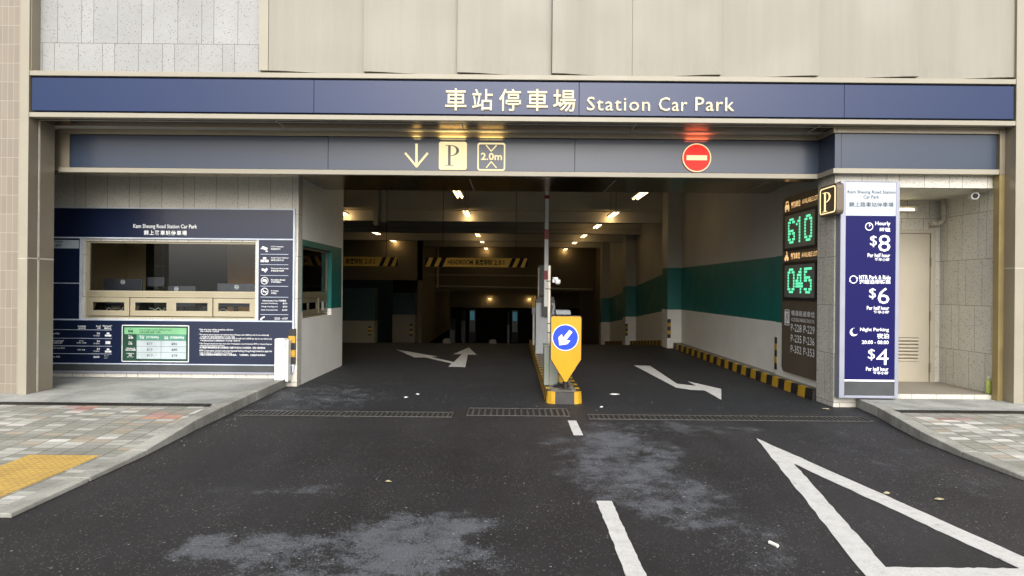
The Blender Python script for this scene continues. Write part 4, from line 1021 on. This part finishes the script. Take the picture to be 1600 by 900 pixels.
ar = [(893.5, 515.8), (894.8, 520.0), (884.3, 532.3), (891, 532.5), (887, 537.4), (874.3, 539.5), (873.6, 525.8), (877.8, 521.8), (879.3, 527.7), (889.3, 515.8)]
ar = [(889.8, 515.4), (894.6, 519), (884.2, 532.2), (891.2, 532), (886.6, 537.6), (873.9, 539.8), (872.6, 527.2), (878, 522.0), (879.3, 528.0)]
g.prism([W(a, b, 9.31) for a, b in ar], FY, 9.309, 9.314); g.build('white_arrow', 'ink_white', dd)
# slim yellow bollard behind the sign
t = thing('bollard', 'slim yellow bollard on a black rubber foot behind the keep left sign', 'bollard', (.70, 9.72, .15))
MB().lathe(.71, 9.72, [(.12, .151), (.12, .17), (.05, .20), (.045, .22)]).build('rubber_base', 'plastic_k', t)
MB().lathe(.71, 9.72, [(.038, .22), (.038, .95), (.02, .97)]).build('post', 'hz_y', t)
# small cabinet
x0, x1 = W(850.3, 570, 9.85)[0], W(872, 570, 9.85)[0]
t = thing('junction_cabinet', 'low grey green steel cabinet on the island just behind the keep left sign', 'cabinet', ((x0+x1)/2, 10, .15))
MB().box(x0, 9.85, .152, x1, 10.2, .715).build('body', 'green_grey', t, bevel=.006)
g = MB(); g.box(x0+.07, 9.847, .16, x0+.076, 9.852, .71); g.build('door_gap', 'iron', t)
MB().box(x0-.008, 9.84, .715, x1+.008, 10.21, .73).build('lid', 'green_grey', t)
# camera mast
cxm = W(857.8, 480, 10.35)[0]
CM = thing('camera_mast', 'thin pale mast on the island carrying a small white security camera', 'camera mast', (cxm, 10.35, .15))
MB().cyl((cxm, 10.35, .15), (cxm, 10.35, W(857.8, 415, 10.35)[1]), .021).build('mast', 'pvc', CM, smooth=True)
g = MB()
for z in (1.66, 1.54, 1.02, .88, .70): g.cyl((cxm, 10.35, z-.006), (cxm, 10.35, z+.006), .027)
g.tube([(cxm-.05, 10.35, 1.66), (cxm+.13, 10.35, 1.66)], .006); g.tube([(cxm-.06, 10.35, 1.54), (cxm+.06, 10.35, 1.55)], .006); g.build('clamp', 'iron', CM)
CA = tag(MB().hexa([(0, 0, 0)]*8).build('x', 'iron'), 'x', 'x') if False else None
ca = thing('security_camera', 'small white security camera clamped to the island mast', 'camera', (cxm+.1, 10.33, 1.6))
xa_, za_ = W(868, 438, 10.33)
g = MB(); g.box(xa_-.045, 10.32, za_-.035, xa_-.015, 10.36, za_+.035); g.box(xa_-.045, 10.32, za_+.01, xa_+.04, 10.36, za_+.045); g.build('bracket', 'plastic_w', ca, bevel=.004)
g = MB(); g.lathe(xa_+.035, 10.33, [(.036, za_+.01), (.042, za_-.01), (.042, za_-.035), (.03, za_-.06)]); g.build('dome', 'plastic_w', ca, smooth=True)
MB().lathe(xa_+.035, 10.33, [(.028, za_-.06), (.02, za_-.073), (.005, za_-.078)]).build('lens', 'plastic_k', ca)
# ticket machine hidden mostly behind the sign
t = thing('ticket_machine', 'black ticket machine with pale hood just behind the keep left sign top', 'ticket machine', (.80, 11, .15))
MB().box(.66, 10.95, .152, .90, 11.3, 1.12).build('body', 'plastic_k', t, bevel=.01)
g = MB(); g.prism([(10.75, 1.14), (11.3, 1.14), (11.3, 1.20), (10.85, 1.20)], FX, .70, .93); g.build('hood', 'ltgrey', t)
MB().box(.70, 10.945, .8, .86, 10.95, 1.0).build('screen', 'dkgrey', t)
# barrier cabinet with raised boom
by = 14.6
x0, x1, z0, z1 = R4(837, 473, 867, 551, by)
BG = thing('barrier_gate', 'grey barrier cabinet on the island with its red and white boom raised upright', 'barrier', ((x0+x1)/2, by+.2, .15))
MB().box(x0, by, .15, x1, by+.34, z1).build('cabinet', 'ltgrey', BG, bevel=.008)
MB().prism([(x0-.006, z1), (x1+.006, z1), (x1-.03, z1+.13), (x0+.07, z1+.13), (x0-.004, z1+.05)], FY, by-.01, by+.35).build('black_cap', 'plastic_k', BG, bevel=.006)
hx0, hx1, hz0, hz1 = R4(846.5, 470, 859, 495, by-.1)
MB().prism([(hx0, hz1), (hx1, hz1), (hx1+.06, hz1-.12), (hx1+.03, hz0+.05), (hx1-.04, hz0), (hx0, hz0+.02)], FY, by-.13, by-.01).build('arm_hub', 'plastic_k', BG, bevel=.008)
bx = W(853.6, 400, by-.1)[0]; zt = 3.62; zb_ = hz0+.22
mb = MB(); zr = lambda a: W(853, a, by-.1)[1]
cuts = [(zb_, zr(437), 0), (zr(437), zr(423), 1), (zr(423), zr(374), 0), (zr(374), zr(359), 1), (zr(359), zr(311), 0), (zr(311), zt-.1, 1), (zt-.1, zt, 0)]
for a, b, k in cuts:
    mb.cur = k; mb.box(bx-.042, by-.16, a, bx+.042, by-.13, b)
mb.build('boom', ['white_p', 'red'], BG)
g = MB(); g.box(bx-.05, by-.156, zb_, bx-.042, by-.134, zt); g.box(bx+.042, by-.156, zb_, bx+.05, by-.134, zt); g.build('boom_edge', 'plastic_k', BG)
# lane signal / display behind
x0, x1, z0, z1 = R4(840.5, 418, 850, 462, 15.6)
t = thing('lane_signal', 'tall black lane signal box with pale left edge above the barrier cabinet', 'signal', (x0, 15.6, .15))
MB().box(x0+.03, 15.6, z0, x1+.12, 15.75, z1+.06).build('case', 'plastic_k', t, bevel=.01); MB().box(x0, 15.58, z0-.06, x0+.032, 15.7, z1).build('edge_post', 'pvc', t)
MB().box(x0+.05, 15.62, .15, x0+.13, 15.7, z0).build('post', 'iron', t)
x0, x1, z0, z1 = R4(831, 462, 837, 480, 16.8)
t = thing('intercom_post', 'yellow topped intercom post left of the barrier cabinet', 'intercom', (x0, 16.8, .15))
MB().box(x0, 16.8, z0, x1, 17.0, z1).build('head', 'hz_y', t, bevel=.006); MB().box(x0+.01, 16.82, z0-.17, x1, 16.98, z0).build('speaker_box', 'ltgrey', t); MB().box(x0+.03, 16.85, .15, x0+.075, 16.92, z0-.17).build('post', 'plastic_w', t)
# ------------------------------------------------------------------ headroom signs
def headroom(x0, label):
    y, z0, z1 = 17.3, 2.075, 2.305; x1 = x0+2.60
    t = thing('headroom_sign', label, 'headroom sign', ((x0+x1)/2, y, z0), 'hanging headroom signs')
    MB().box(x0, y, z0, x1, y+.04, z1).build('board', 'yel_dim', t)
    g = MB(); L = x1-x0; h = z1-z0; yy = y
    for fa, fb in ((.045, .088), (.128, .172), (.812, .85), (.892, .93)):
        g.prism([(x0+fa*L, z0), (x0+fb*L, z0), (x0+fb*L+.1, z1), (x0+fa*L+.1, z1)], FY, y-.004, y)
    g.prism([(x0, z0), (x0+.004*L, z0), (x0+.004*L+.1, z1), (x0, z1)], FY, y-.004, y); g.prism([(x1-.03*L, z0), (x1, z0), (x1, z1), (x1-.004, z1)], FY, y-.004, y)
    for s_, fa, fb, ha, hb in (('HEADROOM', .222, .468, .24, .78), ('高度限制', .488, .655, .18, .84), ('2.0', .674, .745, .24, .78), ('米', .757, .778, .5, .8), ('m', .757, .778, .24, .44)):
        tput(g, s_, (x0+fa*L, yy, z0+h*ha), (1, 0, 0), (0, 0, 1), (fb-fa)*L, h*(hb-ha), (0, -1, 0), .004, .02)
    g.build('print', 'ink_blk', t)
    MB().tube([(x0+.45, y+.02, z1), (x0+.45, y+.02, 4.3)], .008, 6).build('hanging_wire', 'iron', t); MB().tube([(x1-.3, y+.02, z1), (x1-.3, y+.02, 4.3)], .008, 6).build('hanging_wire', 'iron', t)
M['ink_blk'] = plain('matt_black_print', (.012, .011, .01, 1), .85, spec=.1)
M['yel_dim'] = plain('yellow_board', c(188, 150, 40), .6, 0, .05)
headroom(W(664, 410, 17.3)[0], 'yellow headroom bar hanging over the middle of the entry lane'); headroom(W(622, 410, 17.3)[0]-2.6, 'yellow headroom bar half hidden behind the booth wall')
# ------------------------------------------------------------------ fluorescent lamps
def lamp(x, y, z, label, far=False):
    t = thing('batten_lamp', label, 'ceiling lamp', (x, y, z), 'fluorescent lamps in the garage')
    MB().box(x-.09, y-.62, z+.03, x+.09, y+.62, z+.07).build('housing', 'plastic_w', t)
    for dx in (-.05, .05): MB().cyl((x+dx, y-.58, z+.008), (x+dx, y+.58, z+.008), .016, n=8).build('tube', 'tube', t)
    li = bpy.data.lights.new('lamp_glow', 'POINT'); li.energy = 2.6; li.color = (1, .62, .25); li.shadow_soft_size = .03
    lo = bpy.data.objects.new('lamp_glow', li); C.objects.link(lo); lo.parent = t; lo.location = (0, .60, -.035)
    for dy in (-.5, .5): MB().tube([(x, y+dy, z+.07), (x, y+dy, 4.3)], .005, 5).build('hanging_wire', 'iron', t)
    return t
LZ = 3.58
L0 = lamp(2.78, 14.9, LZ, 'nearest lit lamp of the right row, at the soffit edge over the exit lane')
for x, y, lab in ((2.78, 18.86, 'second lamp of the right row, shining on the first beam above the exit lane'), (2.78, 22.4, 'third lamp of the right row, just past the first beam'), (2.78, 26.6, 'fourth lamp of the right row, midway along the garage'),
                  (2.78, 30.4, 'fifth lamp of the right row, next to last'), (2.78, 35.75, 'farthest lamp of the right row, glowing on the end wall'),
                  (-1.20, 14.9, 'nearest lit lamp of the middle row, at the soffit edge over the entry lane'), (-1.27, 18.86, 'second lamp of the middle row, shining on the first beam'), (-1.35, 26.6, 'third lamp of the middle row, above the headroom bar'),
                  (-1.35, 30.4, 'fourth lamp of the middle row, above the headroom bar'), (-1.38, 35.7, 'farthest lamp of the middle row, lowest above the headroom bar'),
                  (-4.75, 18.86, 'lamp half hidden behind the booth wall edge'), (-5.2, 26.0, 'slanting lamp above the half hidden headroom bar'), (-5.3, 30.25, 'lamp throwing a warm fan of light on the beige wall at the left')):
    dup(L0, (x, y, LZ), lab)
def lowlamp(x, y, z, lab):
    t = dup(L0, (x, y, z), lab); return t
for x, y, z, lab in ((-4.6, 44.3, .85, 'left one of the deep lower level lamps lighting a beam'), (-1.45, 44.3, .85, 'middle one of the deep lower level lamps lighting a beam'), (1.15, 44.3, .85, 'deep lower level lamp beside the barrier cabinet')):
    lowlamp(x, y, z, lab)
# ------------------------------------------------------------------ kiosks far down the entry ramp
for k, (px, py, lab) in enumerate(((738, 493, 'kiosk with bright blue screen far down the entry ramp'), (804.5, 494.5, 'kiosk with dim blue screen near the island far down the ramp'))):
    y = 30.0; x, z = W(px, py, y); zf = zo(y)
    t = thing('payment_kiosk', lab, 'kiosk', (x, y, zf), 'payment kiosks down the ramp')
    MB().box(x-.16, y, zf, x+.16, y+.35, zf+.5).build('pedestal', 'dark_in', t, bevel=.01); MB().box(x-.13, y-.01, zf+.5, x+.13, y+.3, z+.27).build('body', 'plastic_k', t, bevel=.01)
    MB().box(x-.095, y-.02, z-.2, x+.095, y-.01, z+.2).build('screen', 'blue_scr', t)
for px, py, wpx, hpx, y, m_, lab in ((707, 507, 8, 17, 31.0, 'dark_in', 'dim grey gate cabinet left of the bright blue kiosk'), (794.5, 498, 3, 20, 29.5, 'dark_in', 'thin dim post just left of the dim kiosk'), (724, 494, 6, 14, 33.0, 'dark_in', 'dark gate cabinet behind the bright kiosk')):
    x, z = W(px, py, y); hw, hh = wpx*y/F/2, hpx*y/F/2; t = thing('gate_cabinet', lab, 'cabinet', (x, y, zo(y)), 'gate cabinets down the ramp')
    MB().box(x-hw, y, zo(y), x+hw, y+.3, z-hh).build('base', 'dkgrey', t); MB().box(x-hw, y-.02, z-hh, x+hw, y+.32, z+hh).build('cabinet', m_, t, bevel=.01)
for px, py, lab in ((698, 531, 'pale kerb block at the ramp crest below the bright kiosk'), (770, 533, 'pale kerb block at the ramp crest between the two kiosks')):
    y = 24.0; x, z = W(px, py, y); MBo = MB().prism([(x-.12, zo(y)), (x+.14, zo(y)), (x+.10, z+.03), (x-.02, z+.05), (x-.14, z)], FY, y, y+.3)
    tag(MBo.build('kerb_block', 'conc_in'), lab, 'kerb block', 'kerb blocks on the ramp')
# ------------------------------------------------------------------ alcove fittings
t = thing('wall_lamp', 'lit batten lamp above the alcove door beside the price sign', 'wall lamp', (5.8, 10.15, 2.7))
x1_, z_ = W(1434, 327, 10.3)
MB().box(5.0, 10.3, z_-.03, x1_, 10.38, z_+.045).build('housing', 'plastic_w', t, bevel=.006); MB().cyl((5.03, 10.28, z_-.01), (x1_-.07, 10.28, z_-.01), .016, n=10).build('tube', emit('alcove_tube', (1, .86, .55, 1), 3.0), t)
t = thing('drain_pipe', 'pale drain pipe with elbow coming down in the alcove corner', 'pipe', (6.34, 10.26, 2.2))
xp = W(1475, 330, 10.26)[0]; zp = W(1475, 349, 10.26)[1]
g = MB(); P = [(xp, 10.26, 2.94), (xp, 10.26, zp+.09)]+[(xp-.09+.09*math.cos(math.radians(a)), 10.26, zp+.09-.09*math.sin(math.radians(a))) for a in (20, 40, 60, 80, 90)]+[(xp-.14, 10.28, zp)]
g.tube(P, .034, 14); g.build('pipe', 'pvc', t, smooth=True)
for a_, b_ in (((xp, 10.26, 2.72), (xp, 10.26, 2.76)), ((xp, 10.26, zp+.2), (xp, 10.26, zp+.24)), ((xp-.13, 10.28, zp), (xp-.17, 10.28, zp))): MB().cyl(a_, b_, .043).build('collar', 'pvc', t)
t = thing('security_camera', 'round white bullet camera with black lens high on the alcove wall', 'camera', (6.36, 9.4, 2.8))
xq, zq = W(1524, 306, 9.25)
MB().cyl((xq, 9.25, zq), (xq+.07, 9.42, zq+.014), .048, n=24).build('body', 'plastic_w', t); MB().cyl((xq-.004, 9.243, zq-.001), (xq+.004, 9.256, zq+.001), .034, n=20).build('lens', 'plastic_k', t)
MB().cyl((xq+.05, 9.38, zq+.01), (6.499, 9.45, zq+.05), .02).build('bracket', 'plastic_w', t)
bxx, bzz = W(1546.5, 618, 9.2)
t = thing('bottle', 'green tea bottle with white cap standing on the alcove step', 'bottle', (bxx, 9.22, .182))
MB().lathe(bxx, 9.22, [(.036, .183), (.04, .2), (.038, .26), (.04, .32), (.036, .345), (.016, .375), (.014, .39)]).build('body', 'bottle', t, smooth=True); MB().lathe(bxx, 9.22, [(.018, .39), (.018, .412)]).build('cap', 'paper', t)
# ------------------------------------------------------------------ drain grates
def grate(x0, x1, y0, y1, label, pitch=.034, z=.004, mat='steel', shade_sheet=True, hb=.02, bw=.012):
    t = thing('drain_grate', label, 'drain grate', ((x0+x1)/2, (y0+y1)/2, z))
    MB().box(x0, y0, z, x1, y1, z+.002).build('pit_shade', 'shade_sheet', t)  # near-black sheet on the ground, painted as the shade below the bars
    fr_ = MB(); f = .018; zt = z+hb
    fr_.box(x0-f, y0-f, z, x1+f, y0, zt); fr_.box(x0-f, y1, z, x1+f, y1+f, zt); fr_.box(x0-f, y0, z, x0, y1, zt); fr_.box(x1, y0, z, x1+f, y1, zt)
    x = x0+1.2
    while x < x1-.4: fr_.box(x-.012, y0, z+.004, x+.012, y1, zt); x += 1.2
    fr_.build('frame', mat, t)
    b = MB(); x = x0+pitch/2
    while x < x1-bw: b.box(x, y0, z+.002, x+bw, y1, zt-.001); x += pitch
    b.build('bars', mat, t)
grate(-3.28, -.72, 8.14, 8.42, 'long steel drain grate across the entry lane', .062, hb=.008, bw=.022)
grate(-.52, .70, 8.26, 8.74, 'short deep drain grate in front of the island nose', .075, mat='steel', hb=.008, bw=.026)
grate(.95, 4.28, 8.10, 8.36, 'long steel drain grate across the exit lane', .062, hb=.008, bw=.022)
grate(-9, -3.62, 8.06, 8.20, 'dark channel grate running across the pavement before the booth', .05, z=.121, mat='iron', hb=.006, bw=.022)
grate(4.62, 9, 8.06, 8.20, 'dark channel grate running across the pavement by the alcove', .05, z=.121, mat='iron', hb=.006, bw=.022)
# ------------------------------------------------------------------ litter
def litter(px, py, s, mat, label, kind='paper_scrap', cat='litter'):
    x, y = G(px, py); n = 7; pts = []
    for i in range(n):
        a = 2*math.pi*i/n; r = s*random.uniform(.7, 1.1); pts.append((x+r*math.cos(a), y+r*.6*math.sin(a)))
    mb = MB(); vs = [(p[0], p[1], .006+random.uniform(0, .01)) for p in pts]+[(x, y, .022)]
    mb.add(vs, [(i, (i+1) % n, n) for i in range(n)]+[tuple(range(n))[::-1]]); tag(mb.build(kind, mat), label, cat)
litter(1467, 782, .038, 'leaf', 'pale dry leaf inside the white triangle marking', 'dry_leaf', 'leaf')
litter(607, 754, .03, 'leaf', 'small yellow leaf on dark asphalt before the entry lane', 'dry_leaf', 'leaf')
litter(1385, 772, .03, 'leaf', 'small pale leaf lying on the long white line of the triangle', 'dry_leaf', 'leaf')
litter(961, 617, .075, 'paper', 'thin white strip lying right of the island nose')
litter(652, 617, .035, 'paper', 'white scrap lying on the entry lane before the grate')
litter(634, 622, .035, 'paper', 'small scrap just left of another scrap on the entry lane')
litter(940, 637, .03, 'paper', 'tiny scrap beside the exit lane grate')
litter(1290, 640, .06, 'leaf', 'dry stalk lying at the foot of the right stone pillar', 'dry_leaf', 'leaf')
x, y = G(1208, 853); t = MB().cyl((x-.012, y+.03, .012), (x+.016, y-.03, .012), .011, n=10); tag(t.build('cigarette_stub', 'paper'), 'white cigarette stub lying on asphalt left of the triangle', 'litter')
mb = MB()          # loose chippings swept along the kerb and pillar foot
for _ in range(170):
    if random.random() < .6: y = random.uniform(6.6, 10.9); x = -3.3+abs(random.gauss(0, .28))
    else: y = random.uniform(8.7, 10.2); x = random.uniform(-2.6, 4.1)
    if .4 < x < 1.05 and y > 9: continue
    r = random.uniform(.003, .007); a = random.random()*6.28
    P = [(x+r*math.cos(a+k*2.09), y+r*math.sin(a+k*2.09), .001) for k in range(3)]
    mb.add(P+[(x, y, .001+r*1.1)], [(0, 1, 3), (1, 2, 3), (2, 0, 3)])
o = mb.build('loose_chippings', 'kerbc', loc=(0, 9, 0)); o['kind'] = 'stuff'; o['label'] = 'loose pale chippings scattered on the driveway asphalt'
